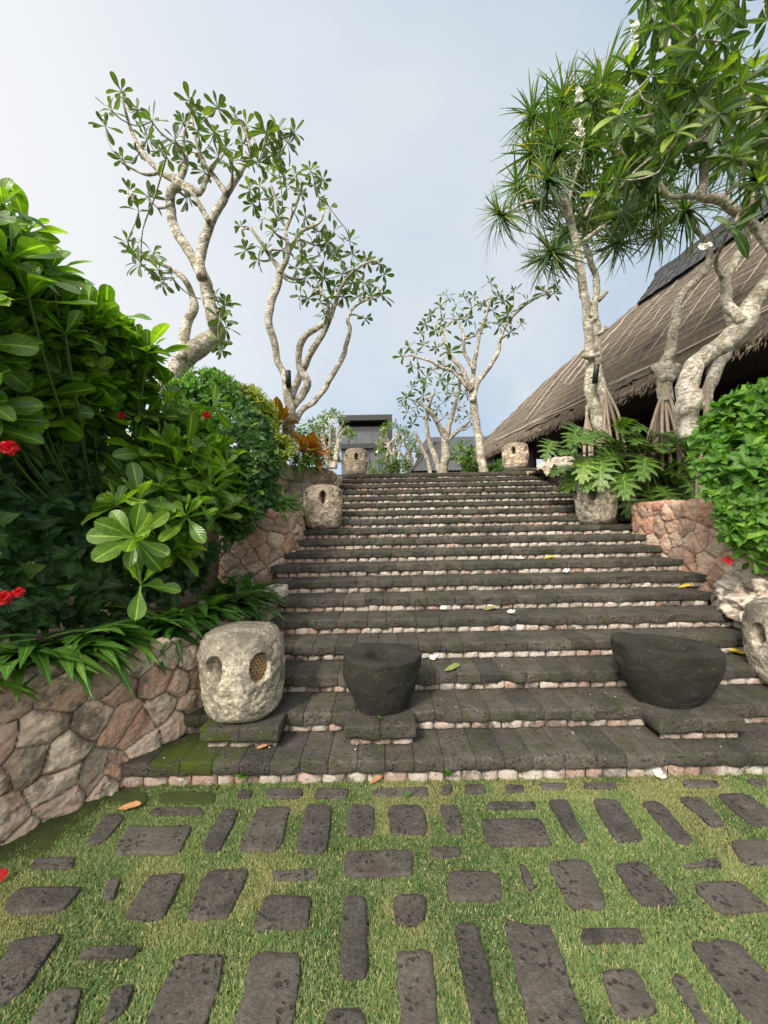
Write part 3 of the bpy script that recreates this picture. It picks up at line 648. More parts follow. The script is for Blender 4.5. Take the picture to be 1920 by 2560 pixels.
mb = MB(); mb.inst(tpl, Mx, pts+np.array([0, 0, -.008]), np.clip(.45+.45*dn+rng.normal(0, .2, n), 0, 1)); mb.a[-1][:, 1] = np.repeat(dry, len(tpl[0]))
o = mb.build('lawn_grass', M['grass']); tag(o, 'short green lawn with dry straw patches growing between the dark paving stones', 'grass', kind='stuff')
print('grass', n)
# moss mound at the foot of the low wall
mb = MB(); g = 60; G = np.zeros((g, 14, 3))
for i in range(g):
    y = 1.75+.85*i/(g-1); x0 = np.interp(y, [1.4, 2.17, 2.66], [-2.75, -2.14, -1.80])
    for j in range(14):
        q = j/13; G[i, j] = (x0-.03+q*.42*math.sin(math.pi*(i+.5)/g)**.6, y, .016*(1-q*q)-.006)
p = G.reshape(-1, 3); p[:, 2] += fbm(p*10, 4, 6)*.012
mb.grid(G); tag(mb.build('moss_patch', M['moss']), 'dark green moss spreading at the foot of the low pinkish wall', 'moss', kind='stuff')
# ------------------------------------------------------------------ carved stone lanterns
LP = np.array([(0, .0), (0, .54), (.02, .66), (.08, .80), (.2, .91), (.4, .98), (.6, 1.0), (.76, .985), (.87, .925), (.94, .81), (.98, .61), (1.0, .3), (1.0, 0)])
def lantern(label, x, y, z, R, H, off, mat, seed, zh=.62, ha=.066, hb=.090, weave=False, square=.0, lean=0., flat=0.):
    root = thing('stone_lantern', label, 'stone lantern', (x, y, z), 'hollow stone lanterns lining the stairs')
    nu, nv = 300, 150; pr = LP.copy()
    if flat: pr[7:11, 1] = pr[7:11, 1]*(1-flat)+flat
    L = np.r_[0, np.cumsum(np.linalg.norm(np.diff(pr*np.array([H, R]), axis=0), axis=1))]; q = np.linspace(0, L[-1], nv)
    zz = np.interp(q, L, pr[:, 0])*H; rr = np.interp(q, L, pr[:, 1])*R
    for _ in range(5): rr[1:-1] = (rr[:-2]+2*rr[1:-1]+rr[2:])/4; zz[1:-1] = (zz[:-2]+2*zz[1:-1]+zz[2:])/4
    th = np.linspace(0, 2*np.pi, nu, endpoint=False); view = math.atan2(-y, -x)
    TH, Z = np.meshgrid(th, zz, indexing='ij'); RR = np.tile(rr, (nu, 1))*(1+square*np.cos(4*(TH-view-.6)))
    pos = np.stack([RR*np.cos(TH), RR*np.sin(TH), Z], -1); p = pos.reshape(-1, 3)
    nz_ = (fbm(p*3+seed, 3, seed)*.012+fbm(p*12+seed, 3, seed)*.006+fbm(p*34+seed, 3, seed+4)*.0045).reshape(TH.shape)
    RR = RR+nz_*np.minimum(1, RR/(.4*R)); hole = np.zeros_like(RR)
    for k in range(6):
        a0 = view+math.radians(off+60*k); da = (TH-a0+np.pi) % (2*np.pi)-np.pi
        e = np.sqrt((da*R/ha)**2+((Z-zh*H)/hb)**2)+nz_*3; hole = np.maximum(hole, sm(e, 1.02, .90))
    RR = RR-hole*.25*np.minimum(1, R/.3); Z = Z+nz_*.6*(Z > .85*H)
    G = np.stack([x+RR*np.cos(TH)+lean*Z, y+RR*np.sin(TH), z+Z], -1)
    A = np.zeros((nu, nv, 4)); A[..., 1] = np.tile(zz/H, (nu, 1)); A[..., 0] = .5
    mb = MB(); mb.grid(G, A.reshape(-1, 4), wrap_u=True); mb.build('shell', mat, root)
    for k in range(6):
        a0 = view+math.radians(off+60*k)
        if math.cos(a0-view) < .1 or not weave or k != 1: continue
        c = np.array([x+(R-.055)*math.cos(a0)+lean*zh*H, y+(R-.055)*math.sin(a0), z+zh*H]); s_ = np.array([-math.sin(a0), math.cos(a0), 0]); u_ = np.array([0, 0, 1.0]); nn_ = np.array([math.cos(a0), math.sin(a0), 0])
        mb = MB()
        for dr in (0, 60, 120):
            d = s_*math.cos(math.radians(dr))+u_*math.sin(math.radians(dr)); pe = -s_*math.sin(math.radians(dr))+u_*math.cos(math.radians(dr))
            for o in np.arange(-.1, .101, .024):
                hl = .10
                b = c+pe*o+nn_*(.002*(dr/60)); mb.tube([b-d*hl, b+d*hl], .0042, 5)
        # keep only what the opening shows
        v = np.vstack(mb.v); mb.build('woven_screen', M['weave'], root)
    return root
lantern('large grey lichen-spotted stone lantern with woven screens, on the lowest steps beside the low wall', -1.10, 3.03, .30, .318, .665, -39, M['lan_grey'], 3, .63, .076, .102, weave=True, square=.008)
lantern('pink pecked stone lantern with chisel dimples halfway up the left side of the stairs', -.985, 6.30, 1.65, .325, .715, 0, M['lan_pink'], 8, .70, .062, .10, square=.012)
lantern('rough beige stone lantern below the split leaf plant on the right', 3.44, 6.33, 1.65, .315, .70, -8, M['lan_grey'], 14, .68, .066, .10)
lantern('brownish stone lantern at the left end of the top step', -.63, 9.05, 2.85, .275, .63, 2, M['lan_pink'], 19, .64, .055, .085)
lantern('brownish stone lantern at the right end of the top step', 3.10, 9.12, 2.935, .30, .62, -6, M['lan_pink'], 25, .66, .055, .09)
lantern('stone lantern cut by the right edge of the photo beside the white boulder', 3.40, 3.26, .30, .33, .73, -44, M['lan_grey'], 31, .62)

# ------------------------------------------------------------------ dark stone mortars
def mortar(label, x, y, z, rx, ry, H, r0, tilt, bowl, seed, rot=0.):
    nu, prof = 120, []
    for q in np.linspace(0, 1, 36): prof.append((r0+(1-r0)*math.sin(q*math.pi/2)**.85, q))
    prof = [(0, 0), (r0*.6, 0), (r0*.92, .0)]+prof+[(.995, 1.012), (.95, 1.025), (.85, 1.02), (.7, 1.01)]
    bx, br, bd = bowl
    for q in np.linspace(0, 1, 14): prof.append((br*(1-q)+.0*q+(.65-br)*(1-q)**4*.0, 1.0-bd*math.sin(q*math.pi/2)))
    prof = np.array(prof); th = np.linspace(0, 2*np.pi, nu, endpoint=False)
    R = np.tile(prof[:, 0], (nu, 1)); Zr = np.tile(prof[:, 1], (nu, 1)); TH = np.repeat(th[:, None], len(prof), 1)
    sh = np.zeros(len(prof)); sh[-14:] = bx; sh[-15] = bx*.5
    X = (R*np.cos(TH)+sh)*rx; Y = R*np.sin(TH)*ry; Zz = Zr*H+tilt*X*np.clip(Zr, 0, 1)
    p = np.stack([X, Y, Zz], -1).reshape(-1, 3); d = fbm(p*4+seed, 3, seed)*.016+fbm(p*16+seed, 4, seed)*.006
    p2 = p.copy(); rad = nrm(p*np.array([1, 1, 0])+1e-6); p2 += rad*(d*np.minimum(1, np.hypot(p[:, 0], p[:, 1])/.1))[:, None]; p2[:, 2] += d*.6*(p[:, 2] > .2*H)
    c, s_ = math.cos(rot), math.sin(rot); p2 = p2@np.array([[c, s_, 0], [-s_, c, 0], [0, 0, 1]])+np.array([x, y, z])
    mb = MB(); mb.grid(p2.reshape(nu, -1, 3), (.4, .5, 0, 0), wrap_u=True)
    o = mb.build('stone_mortar', M['basalt'], loc=(x, y, z)); return tag(o, label, 'stone mortar', 'black stone mortars on the second step')
mortar('round black stone mortar with a shallow bowl and grey lichen on its rim', -.04, 3.11, .295, .305, .30, .405, .60, -.03, (.12, .52, .5), 4)
mortar('wide oval black stone mortar tilted to the right in front of the boulder', 2.21, 3.12, .295, 0.40, .32, .435, .54, -.07, (.05, .50, .42), 9, .06)

# ------------------------------------------------------------------ rocks
def rock(name, label, c, r, seed, mat, amp=.22, sub=5, pits=.05):
    import bmesh
    bm = bmesh.new(); bmesh.ops.create_icosphere(bm, subdivisions=sub, radius=1); v = np.array([q.co[:] for q in bm.verts]); f = np.array([[q.index for q in fa.verts] for fa in bm.faces]); bm.free()
    d = 1+amp*fbm(v*1.3+seed, 3, seed)+amp*.45*fbm(v*3.4+seed, 3, seed+5)+amp*.22*fbm(v*9+seed, 3, seed+8)
    d -= pits*sm(fbm(v*4.5+seed, 3, seed+20), .25, .7)*1.6+pits*.5*sm(fbm(v*14+seed, 2, seed+23), .2, .6)
    p = v*d[:, None]*np.array(r)+np.array(c); mb = MB(); A = np.zeros((len(p), 4)); A[:, 0] = .5+.5*fbm(v*2, 2, 3); A[:, 1] = .5+.4*fbm(v*3, 2, 9)
    mb.add(p, [f], A); return tag(mb.build(name, mat, loc=(c[0], c[1], c[2]-r[2]*.9)), label, 'rock')
rock('coral_boulder', 'large pitted white coral boulder at the right edge beside the steps', (4.10, 4.02, .86), (.66, .50, .40), 6, M['boulder'], .26, 6, .07)
rock('coral_boulder', 'brownish coral rock wedged under the large white boulder by the right edge lantern', (4.05, 3.52, .55), (.5, .30, .30), 16, M['upper_rock'], .25, 5)
rock('coral_boulder', 'pale rounded coral boulder right of the lantern at the top step', (3.95, 8.75, 2.86), (.48, .38, .30), 22, M['boulder'], .16, 5)
rock('coral_boulder', 'small mossy white rock at the end of the low lily wall', (-1.30, 4.62, .86), (.17, .22, .17), 12, M['boulder'], .22, 4)

# ------------------------------------------------------------------ thatched pavilion
E0 = np.array([4.3, 20.0]); Ed = nrm(np.array([2.15, -13.45])); En = np.array([-Ed[1], Ed[0]])
def rp(s, t_, dz=0.): 
    q = E0+Ed*s+En*4.25*t_; return np.array([q[0], q[1], 5.0+4.7*t_+.22*math.sin(math.pi*t_)+dz])
pav = thing('thatched_pavilion', 'long open pavilion with a steep weathered thatched roof and dark posts on the right', 'pavilion', (7, 12, 2.84))
mb = MB(); ns, nt = 220, 40; G = np.zeros((ns, nt, 3)); A = np.zeros((ns, nt, 4))
for i in range(ns):
    for j in range(nt):
        t_ = j/(nt-1); s_ = 6.75*t_+(17.5-6.75*t_)*i/(ns-1); G[i, j] = rp(s_, t_); A[i, j] = (.5, s_/17.5, t_, 0)
p = G.reshape(-1, 3); p[:, 2] += fbm(p*1.1, 3, 4)*.07+fbm(p*5, 3, 8)*.035; mb.grid(G, A.reshape(-1, 4), flip=True)
G = np.zeros((30, 30, 3)); A = np.zeros((30, 30, 4))
for i in range(30):
    for j in range(30):
        t_ = j/29; a = rp(6.75*t_, t_); b = rp(6.75*t_, 2-t_); b[2] = a[2]; G[i, j] = a+(b-a)*i/29; A[i, j] = (.5, i/29*.4, t_, 0)
mb.grid(G, A.reshape(-1, 4))
G = np.zeros((30, 30, 3)); A = np.zeros((30, 30, 4))
for i in range(30):
    for j in range(30):
        t_ = j/29; s_ = 6.75*t_+(17.5-6.75*t_)*i/29; a = rp(s_, 2-t_); a[2] = rp(s_, t_)[2]; G[i, j] = a; A[i, j] = (.5, s_/17.5, t_, 0)
mb.grid(G, A.reshape(-1, 4))
roof = mb.build('thatch_roof', M['thatch'], pav)
mb = MB()      # thick cut edge of thatch and hanging straw
G = np.zeros((160, 4, 3)); A = np.zeros((160, 4, 4))
for i in range(160):
    s_ = 17.5*i/159
    for j, (dt, dz) in enumerate(((0, .0), (-.03, -.12), (-.01, -.30), (.10, -.22))): G[i, j] = rp(s_, dt, dz); A[i, j] = (.5, s_/17.5, .05*j, 0)
p = G.reshape(-1, 3); p[:, 2] += fbm(p*4, 3, 4)*.06; mb.grid(G, A.reshape(-1, 4))
tp = leaf_tpl(.5, lambda v: 1-.8*v, 2, 0, .15, 0, 1); n = 5200
s_ = rng.random(n)*17.5; B = np.array([rp(a, random.uniform(-.035, .03), random.uniform(-.26, .0)) for a in s_])
d = nrm(np.c_[np.full(n, -En[0]*.35), np.full(n, -En[1]*.35), np.full(n, -1.0)]+rng.normal(0, .28, (n, 3))); sd_ = nrm(np.cross(d, np.array([En[0], En[1], .2]))); nn = np.cross(sd_, d)
Ls = rng.uniform(.07, .18, n); mb.inst(tp, np.stack([sd_*.022, d*Ls[:, None], nn*Ls[:, None]], -1), B, rng.random(n))
k = mb.a[-1]; k[:, 1] = np.repeat(rng.random(n), len(tp[0])); k[:, 2] = np.repeat(rng.random(n), len(tp[0]))
mb.build('eave_fringe', M['thatch'], pav)
mb = MB()      # split bamboo lashings
for t_ in np.r_[.035, .05, np.arange(.11, .97, .052)]:
    s0 = 6.75*t_
    while s0 < 17.4:
        s1 = min(17.5, s0+random.uniform(2.2, 4)); sl = random.gauss(0, .012); P = [rp(s0+(s1-s0)*q, min(.99, t_+sl*q+.004*math.sin(q*9)), .055) for q in np.linspace(0, 1, 14)]
        mb.tube(P, .009 if t_ > .06 else .022, 5); s0 = s1-.1
for s0 in np.arange(.8, 17.4, .62):
    t0 = random.uniform(.05, .3); t1 = min(s0/6.75, random.uniform(.45, .95))
    if t1 > t0+.1: mb.tube([rp(s0+random.gauss(0, .1)*q, t0+(t1-t0)*q, .05) for q in np.linspace(0, 1, 8)], .012 if random.random() < .7 else .026, 5)
roof_l = mb.build('bamboo_lashing', M['stick'], pav)
mb = MB()      # slate ridge cap
G = np.zeros((70, 9, 3))
for i in range(70):
    for j in range(9):
        t_ = .835+.205*j/8; s_ = 7.3+(17.5-7.3)*i/69; G[i, j] = rp(s_, min(t_, 1.0), (.15+.25*j/8 if j else -.06)+max(0, t_-1)*6)
p = G.reshape(-1, 3); p[:, 2] += fbm(p*np.array([2, 2, 6]), 3, 3)*.05; mb.grid(G, flip=True)
for row in range(5):
    for s_ in np.arange(7.3, 17.4, .34):
        t_ = .825+.035*row; P = [rp(s_, t_, .20+.05*row+random.random()*.04), rp(s_+.33, t_, .20+.05*row+random.random()*.04), rp(s_+.33, t_+.05, .25+.05*row), rp(s_, t_+.05, .25+.05*row)]
        Q = [q-np.array([0, 0, .035]) for q in P]; mb.add(P+Q, [[[0, 1, 2, 3], [4, 7, 6, 5], [0, 4, 5, 1], [3, 2, 6, 7], [0, 3, 7, 4], [1, 5, 6, 2]]])
P = [rp(7.3, .835, q) for q in (-.1, .15)]+[rp(7.3, 1.0, q) for q in (.5, -.1)]; mb.add(P, [[[0, 1, 2, 3]]])
mb.build('slate_ridge', M['slate'], pav)
mb = MB()      # soffit matting just under the roof
G = np.array([[rp(6.75*t_*.98+(17.5-6.75*t_)*i/20, t_, -.34) for t_ in np.linspace(.03, .97, 10)] for i in range(21)]); mb.grid(G)
mb.build('soffit', M['rafter'], pav)
for s0 in np.arange(.7, 17.4, .62):
    mb = MB(); t1 = min(.96, max(.12, s0/6.75)); a = rp(s0, .0, -.42); b = rp(s0, t1, -.42); mb.tube([a, b], .045, 6); mb.build('rafter', M['rafter'], pav)
for s0 in np.arange(2.6, 17, .62):
    mb = MB(); 
    for t_ in np.arange(.14, .8, .055):
        a, b, c_, d_ = rp(s0+.08, t_, -.36), rp(s0+.5, t_, -.36), rp(s0+.5, t_+.045, -.36), rp(s0+.08, t_+.045, -.36); mb.add([a, b, c_, d_], [[[0, 3, 2, 1]]])
    mb.build('ceiling_mat', M['panel'], pav)
for s0 in (1.4, 4.6, 7.8, 11.0, 14.2):
    mb = MB(); q = E0+Ed*s0+En*1.0; mb.tube([(q[0], q[1], 2.84), (q[0], q[1], 4.3), (q[0], q[1], 5.7)], [.16, .14, .13], 12); mb.build('post', M['wood'], pav)
    mb = MB(); q = E0+Ed*s0+En*5.6; mb.tube([(q[0], q[1], 2.84), (q[0], q[1], 5.9)], .14, 10); mb.build('post', M['wood'], pav)
mb = MB()
for dn_, z_ in ((1.0, 5.55), (1.0, 3.7)):
    a = E0+Ed*.9+En*dn_; b = E0+Ed*16.5+En*dn_
    if z_ > 5: mb.tube([(a[0], a[1], z_), (b[0], b[1], z_)], .09, 8)
mb.build('eave_beam', M['wood'], pav)
mb = MB(); R2 = np.array([[Ed[0], En[0], 0], [Ed[1], En[1], 0], [0, 0, 1]])
q = E0+Ed*9+En*6.6; mb.box((q[0], q[1], 4.6), (16.5, .12, 3.6), None, R2); mb.build('back_wall', M['wood'], pav, smooth=False)
mb = MB(); q = E0+Ed*9+En*3.6; mb.box((q[0], q[1], 2.93), (16.5, 6.0, .16), None, R2); mb.build('floor_deck', M['rafter'], pav, smooth=False)
for s0 in np.arange(2.2, 16, 1.3):
    mb = MB(); q = E0+Ed*s0+En*6.5; mb.box((q[0], q[1], 3.9), (.9, .05, 1.6), None, R2); mb.build('wall_panel', M['panel'], pav, smooth=False)

# ------------------------------------------------------------------ far buildings
def bldg(name, label, loc): return thing(name, label, 'building', loc)
b1 = bldg('flat_roof_building', 'black box shaped building with a framed grey upper storey behind the stairs', (-1, 34, 2.84))
def px(dx, dy, Y): return at(dx, dy, Y)
Y1 = 30.0; a = px(729, 897, Y1); b = px(847, 897, Y1); xl, xr = a[0], b[0]; zt_ = a[2]
def pb(name, m_, x0, x1, y0, y1, z0, z1, par): mb = MB(); mb.box(((x0+x1)/2, (y0+y1)/2, (z0+z1)/2), (x1-x0, y1-y0, z1-z0)); return mb.build(name, m_, par, smooth=False)
hz = zt_-2.84; wd = xr-xl
pb('roof_slab', M['black_clad'], xl, xr, Y1, Y1+9, zt_-.42, zt_, b1)
pb('side_pier', M['black_clad'], xr-.36, xr, Y1, Y1+9, 2.84, zt_-.425, b1)
pb('recess_shade', M['hollow'], xl+.2, xr-.365, Y1+1.2, Y1+1.3, zt_-.95, zt_-.425, b1)  # dark sheet stands in for shade in the recess under the roof slab
for i in range(3):
    x0 = xl+.15+i*(wd-.52)/3; pb('glazing_panel', M['grey_clad'], x0+.01, x0+(wd-.52)/3-.01, Y1+.75, Y1+.85, zt_-2.1, zt_-.75, b1)
pb('floor_band', M['black_clad'], xl+.1, xr-.365, Y1+.55, Y1+1.0, zt_-2.5, zt_-2.12, b1)
for i in range(5):
    x0 = xl+.15+i*(wd-.52)/5; pb('wall_panel', M['grey_clad'], x0+.02, x0+(wd-.52)/5-.02, Y1+.9, Y1+1.0, 2.84, zt_-2.52, b1)
pb('core_wall', M['black_clad'], xl+.1, xr-.365, Y1+1.4, Y1+8.9, 2.84, zt_-.43, b1)
b2 = bldg('grey_villa', 'low grey villa with broad dark roof behind the leaning frangipani', (5, 30, 2.84))
Y2 = 27.0; a = px(945, 940, Y2); b = px(1062, 940, Y2); c_ = px(990, 975, Y2)
def tileroof(mb, P00, P10, P11, P01, nu, nv, amp):
    G = np.zeros((nu*6+1, nv*4+1, 3)); P00, P10, P11, P01 = map(np.array, (P00, P10, P11, P01)); N = nrm(np.cross(P10-P00, P01-P00)); N = N if N[2] > 0 else -N
    for i in range(nu*6+1):
        for j in range(nv*4+1):
            u = i/(nu*6); v = j/(nv*4); G[i, j] = (P00*(1-u)+P10*u)*(1-v)+(P01*(1-u)+P11*u)*v+N*(amp*abs(math.sin(math.pi*u*nu))+amp*.8*((v*nv) % 1.0 < .25))
    mb.grid(G)
mb = MB(); zr, ze = a[2], c_[2]-.1
tileroof(mb, (a[0]-1.5, Y2, ze), (b[0]+3, Y2, ze), (b[0]+3, Y2+5, zr+.9), (a[0]-.2, Y2+5, zr+.9), 40, 10, .05); mb.build('tiled_roof', M['roof_tile'], b2)
pb('fascia', M['black_clad'], a[0]-1.5, b[0]+3, Y2-.06, Y2+.1, ze-.3, ze+.03, b2)
mb = MB(); e0 = px(983, 1000, Y2-2); e1 = px(1010, 965, Y2-2); e2 = px(1060, 965, Y2-2); mb.add([e0, e1, e2, e2-np.array([0, 0, .35]), e1-np.array([0, 0, .35])-[0, 0, .05], e0-np.array([0, 0, .4]), e0+np.array([0, 2, 0]), e1+np.array([0, 2, .3]), e2+np.array([0, 2, .3])], [[[0, 5, 4, 1], [1, 4, 3, 2], [0, 1, 7, 6], [1, 2, 8, 7]]]); mb.build('porch_roof', M['slate'], b2, smooth=False)
for i in range(5): pb('window', M['grey_clad'], a[0]-1+i*1.5, a[0]+.2+i*1.5, Y2+.65, Y2+.7, 3.0, ze-.35, b2)
pb('wall', M['black_clad'], a[0]-1.3, b[0]+3, Y2+.8, Y2+5, 2.84, ze-.1, b2)
b3 = bldg('tiled_kiosk', 'small pavilion with a pyramid roof of dark grey tiles at the top of the stairs', (2.3, 16, 2.84))
Y3 = 15.0; L_ = px(888, 1019, Y3); R_ = px(1003, 1019, Y3); ap = px(945, 958, Y3+1.2); ze = L_[2]
xl, xr = L_[0], R_[0]; yb = Y3+2.4; hp = .22
mb = MB()
for q in (((xl, Y3), (xr, Y3)), ((xr, Y3), (xr, yb)), ((xr, yb), (xl, yb)), ((xl, yb), (xl, Y3))):
    (x0, y0), (x1, y1) = q; m_ = lambda x, y: (ap[0]+(x-ap[0])*.12, Y3+1.2+(y-Y3-1.2)*.12, ap[2]); tileroof(mb, (x0, y0, ze), (x1, y1, ze), m_(x1, y1), m_(x0, y0), 14, 9, .028)
mb.build('tiled_roof', M['roof_tile'], b3)
for x, y in ((xl, Y3), (xr, Y3), (xr, yb), (xl, yb)): mb = MB(); mb.tube([(x, y, ze+.03), (ap[0]+(x-ap[0])*.1, Y3+1.2+(y-Y3-1.2)*.1, ap[2]+.05)], .05, 6); mb.build('hip_ridge', M['slate'], b3)
pb('fascia', M['black_clad'], xl+.03, xr-.03, Y3+.03, yb-.03, ze-.16, ze-.02, b3)
for x, y in ((xl+.3, Y3+.3), (xr-.3, Y3+.3), (xr-.3, yb-.3), (xl+.3, yb-.3)): pb('post', M['wood'], x-.08, x+.08, y-.08, y+.08, 2.84, ze-.165, b3)
pb('wall', M['hollow'], xl+.45, xr-.45, Y3+.9, yb-.5, 2.84, ze-.165, b3)
# ------------------------------------------------------------------ trees
def limb3(pts, Y0, wob=.10, rs=1.0):
    """pts: (dx,dy,radius[,depth offset]) in sketch units -> (n,4) world xyz + radius"""
    o = []; off = 0
    for i, p in enumerate(pts):
        off = p[3] if len(p) > 3 else off+random.gauss(0, wob)*(i > 0)
        q = at(p[0], p[1], Y0+off); o.append((*q, max(.004, pxr(p[2], Y0+off)*rs)))
    return np.array(o)
def bark_tube(mb, L4, k, knob=.075):
    S_ = spline(L4, max(.02, min(.06, L4[:, 3].max()*.8))); P, r = S_[:, :3], np.maximum(S_[:, 3], .003)
    ln = np.r_[0, np.cumsum(np.linalg.norm(np.diff(P, axis=0), axis=1))]; sd = random.random()*90
    r = r*(1+knob*fbm(np.c_[ln*5, ln*0+sd, ln*0], 3, 2)+knob*1.3*np.maximum(0, fbm(np.c_[ln*9, ln*0+sd+7, ln*0], 2, 5)-.35))
    P = P+np.c_[fbm(np.c_[ln*4, ln*0+sd, ln*0], 2, 8), fbm(np.c_[ln*4, ln*0+sd+3, ln*0], 2, 8), ln*0]*(r*.30)[:, None]
    mb.tube(P, r, k); return S_
def grow(mb, nodes, tips, k=6, r0=.5, rmin=.008, rise=.25, up_pen=.5, sway=.12):
    """join every tip to the nearest existing wood with a bending branch; returns tip axes"""
    nodes = list(nodes); N = np.array(nodes); left = list(range(len(tips))); T = np.array(tips); ax = [None]*len(tips)
    dist = np.full(len(T), 1e9)
    def cost(Nn, t_): return np.linalg.norm(Nn[:, :3]-t_, axis=1)+up_pen*np.maximum(0, Nn[:, 2]-t_[2])
    best = [cost(N, q).min() for q in T]
    while left:
        j = min(left, key=lambda q: best[q]); left.remove(j); t_ = T[j]; c = cost(N, t_); a = N[c.argmin()]; d = t_-a[:3]; L = np.linalg.norm(d)
        if L < .02: ax[j] = np.array([0, 0, 1.0]); continue
        r1 = min(a[3]*.72, .018+.028*L); sd = nrm(np.cross(d, rng.normal(0, 1, 3)))
        m1 = a[:3]+d*.35+sd*L*sway+np.array([0, 0, -rise*.35*L]); m2 = a[:3]+d*.72+sd*L*sway*.6+np.array([0, 0, -rise*.45*L])
        r1 = max(r1, rmin); C = np.array([(*a[:3], r1), (*m1, r1*.85), (*m2, max(rmin, r1*.65)), (*t_, rmin)])
        S_ = bark_tube(mb, C, k, .08); N = np.vstack([N, S_[2:]]); ax[j] = nrm(t_-m2)
        for q in left: best[q] = min(best[q], cost(S_[2:], T[q]).min())
    return ax
def tree(name, label, Y0, limbs, tips, tpls, leafmat, Lr, nl, spread=.5, group=None, k=10, droop=.25, cat='tree', rmin=.008, e0=20, e1=110, wob=.08, extra=None, flowers=(), wid=1.0, axis_up=.5, rise=.25, barkmat=None, rs=1.0):
    b = at(*limbs[0][0][:2], Y0); root = thing(name, label, cat, b, group); mb = MB(); nodes = []
    for lm in limbs: nodes.append(bark_tube(mb, limb3(lm, Y0, wob, rs), k))
    nodes = np.vstack(nodes); T = []
    for tp_ in tips:
        yo = tp_[2] if len(tp_) > 2 else random.gauss(0, spread); T.append(at(tp_[0], tp_[1], Y0+yo))
    ax = grow(mb, nodes, T, 6, rmin=rmin, rise=rise)
    if extra: extra(mb, root)
    mb.build('trunk', barkmat or M['bark'], root)
    lv = Leaves(tpls)
    for p, a in zip(T, ax):
        n = max(4, int(random.gauss(nl, nl*.25))); lv.rosette(p, nrm(a*.6+np.array([0, 0, axis_up])+rng.normal(0, .15, 3)), n, random.uniform(*Lr), e0, e1, droop=droop, wid=wid)
    lv.flush(MBc := MB()); MBc.build('crown', leafmat, root)
    for fx, fy, yo in flowers: plum_cluster(at(fx, fy, Y0+yo), root)
    return root
T_pet = leaf_tpl(.36, P_obov, 5, .12, -.15, .05, 2)
def blossom(mb, c, axis, r, n=5, open_=65, tpl=T_pet):
    axis = nrm(np.array(axis, float)); ref = np.array([0, 0, 1.0]) if abs(axis[2]) < .9 else np.array([1.0, 0, 0]); a = nrm(np.cross(axis, ref)); b = np.cross(axis, a); ph = random.random()*6
    Ms, Ts = [], []
    for i in range(n):
        az = ph+i*2*math.pi/n; el = math.radians(open_+random.uniform(-8, 8)); d = axis*math.cos(el)+(a*math.cos(az)+b*math.sin(az))*math.sin(el); nn = nrm(axis-d*np.dot(axis, d)+rng.normal(0, .1, 3)); s_ = np.cross(d, nn)
        Ms.append(np.stack([s_*r, d*r, nn*r], -1)); Ts.append(c)
    mb.inst(tpl, np.array(Ms), np.array(Ts), rng.random(n))
def plum_cluster(c, root):
    mb = MB()
    for i in range(7): blossom(mb, c+rng.normal(0, .020, 3), nrm(rng.normal(0, .6, 3)+np.array([-.2, -.7, .3])), .038)
    mb.build('flower', M['petal'], root)

tree('frangipani_tree', 'tall leaning frangipani rising behind the big fleshy shrub on the left', 5.2, [
 [(350, 850, 27, .35), (395, 778, 27, .25), (440, 742, 26), (468, 722, 23), (464, 690, 19), (452, 650, 18), (440, 605, 17), (422, 566, 16)],
 [(438, 600, 13), (420, 562, 13), (400, 530, 13), (376, 485, 12), (368, 450, 12), (372, 415, 13), (386, 395, 13), (350, 372, 8), (312, 335, 6), (288, 290, 5), (270, 235, 4), (263, 205, 3)],
 [(437, 600, 13), (432, 562, 13), (441, 530, 14), (455, 482, 12), (478, 440, 11), (498, 405, 10), (520, 370, 9), (545, 332, 7), (572, 312, 5), (606, 300, 4), (636, 288, 3)],
 [(490, 420, 9), (466, 385, 7), (440, 350, 6), (424, 305, 4), (414, 250, 3)], [(545, 332, 6), (530, 290, 4), (520, 262, 3)],
 [(386, 395, 10), (402, 350, 7), (398, 320, 5), (398, 280, 3)], [(350, 372, 5), (318, 378, 4), (286, 365, 3), (262, 350, 3)], [(386, 395, 11), (418, 412, 11), (432, 418, 8), (450, 380, 6), (470, 345, 4)],
 [(455, 482, 9), (434, 450, 7), (418, 420, 6), (395, 405, 6)], [(372, 440, 6), (345, 448, 4), (320, 430, 3)],
 [(392, 775, 15, .1), (396, 725, 14), (406, 690, 13), (420, 664, 13), (416, 640, 9), (398, 602, 8), (360, 576, 5), (305, 556, 4)]],
 [(262, 197), (240, 238), (228, 272), (298, 238), (328, 262), (345, 325), (265, 345), (280, 412), (300, 455), (322, 425), (410, 218), (397, 265), (422, 240), (470, 232), (508, 250), (532, 268), (428, 282), (378, 302), (462, 288), (488, 318), (575, 288), (600, 280), (636, 286), (622, 308), (590, 330), (543, 345), (472, 338), (360, 338), (318, 300), (300, 330), (435, 330), (500, 350), (560, 350), (285, 543), (303, 568), (342, 583), (372, 600), (276, 522), (330, 548), (476, 690, -.2), (490, 706), (466, 640), (478, 755), (442, 372), (404, 425), (486, 660), (472, 735, -.2), (350, 610), (525, 310), (395, 345)],
 T_obl, M['frangi'], (.16, .25), 11, .45, None, 12, .35, flowers=[(283, 424, -.2)], rs=.76)
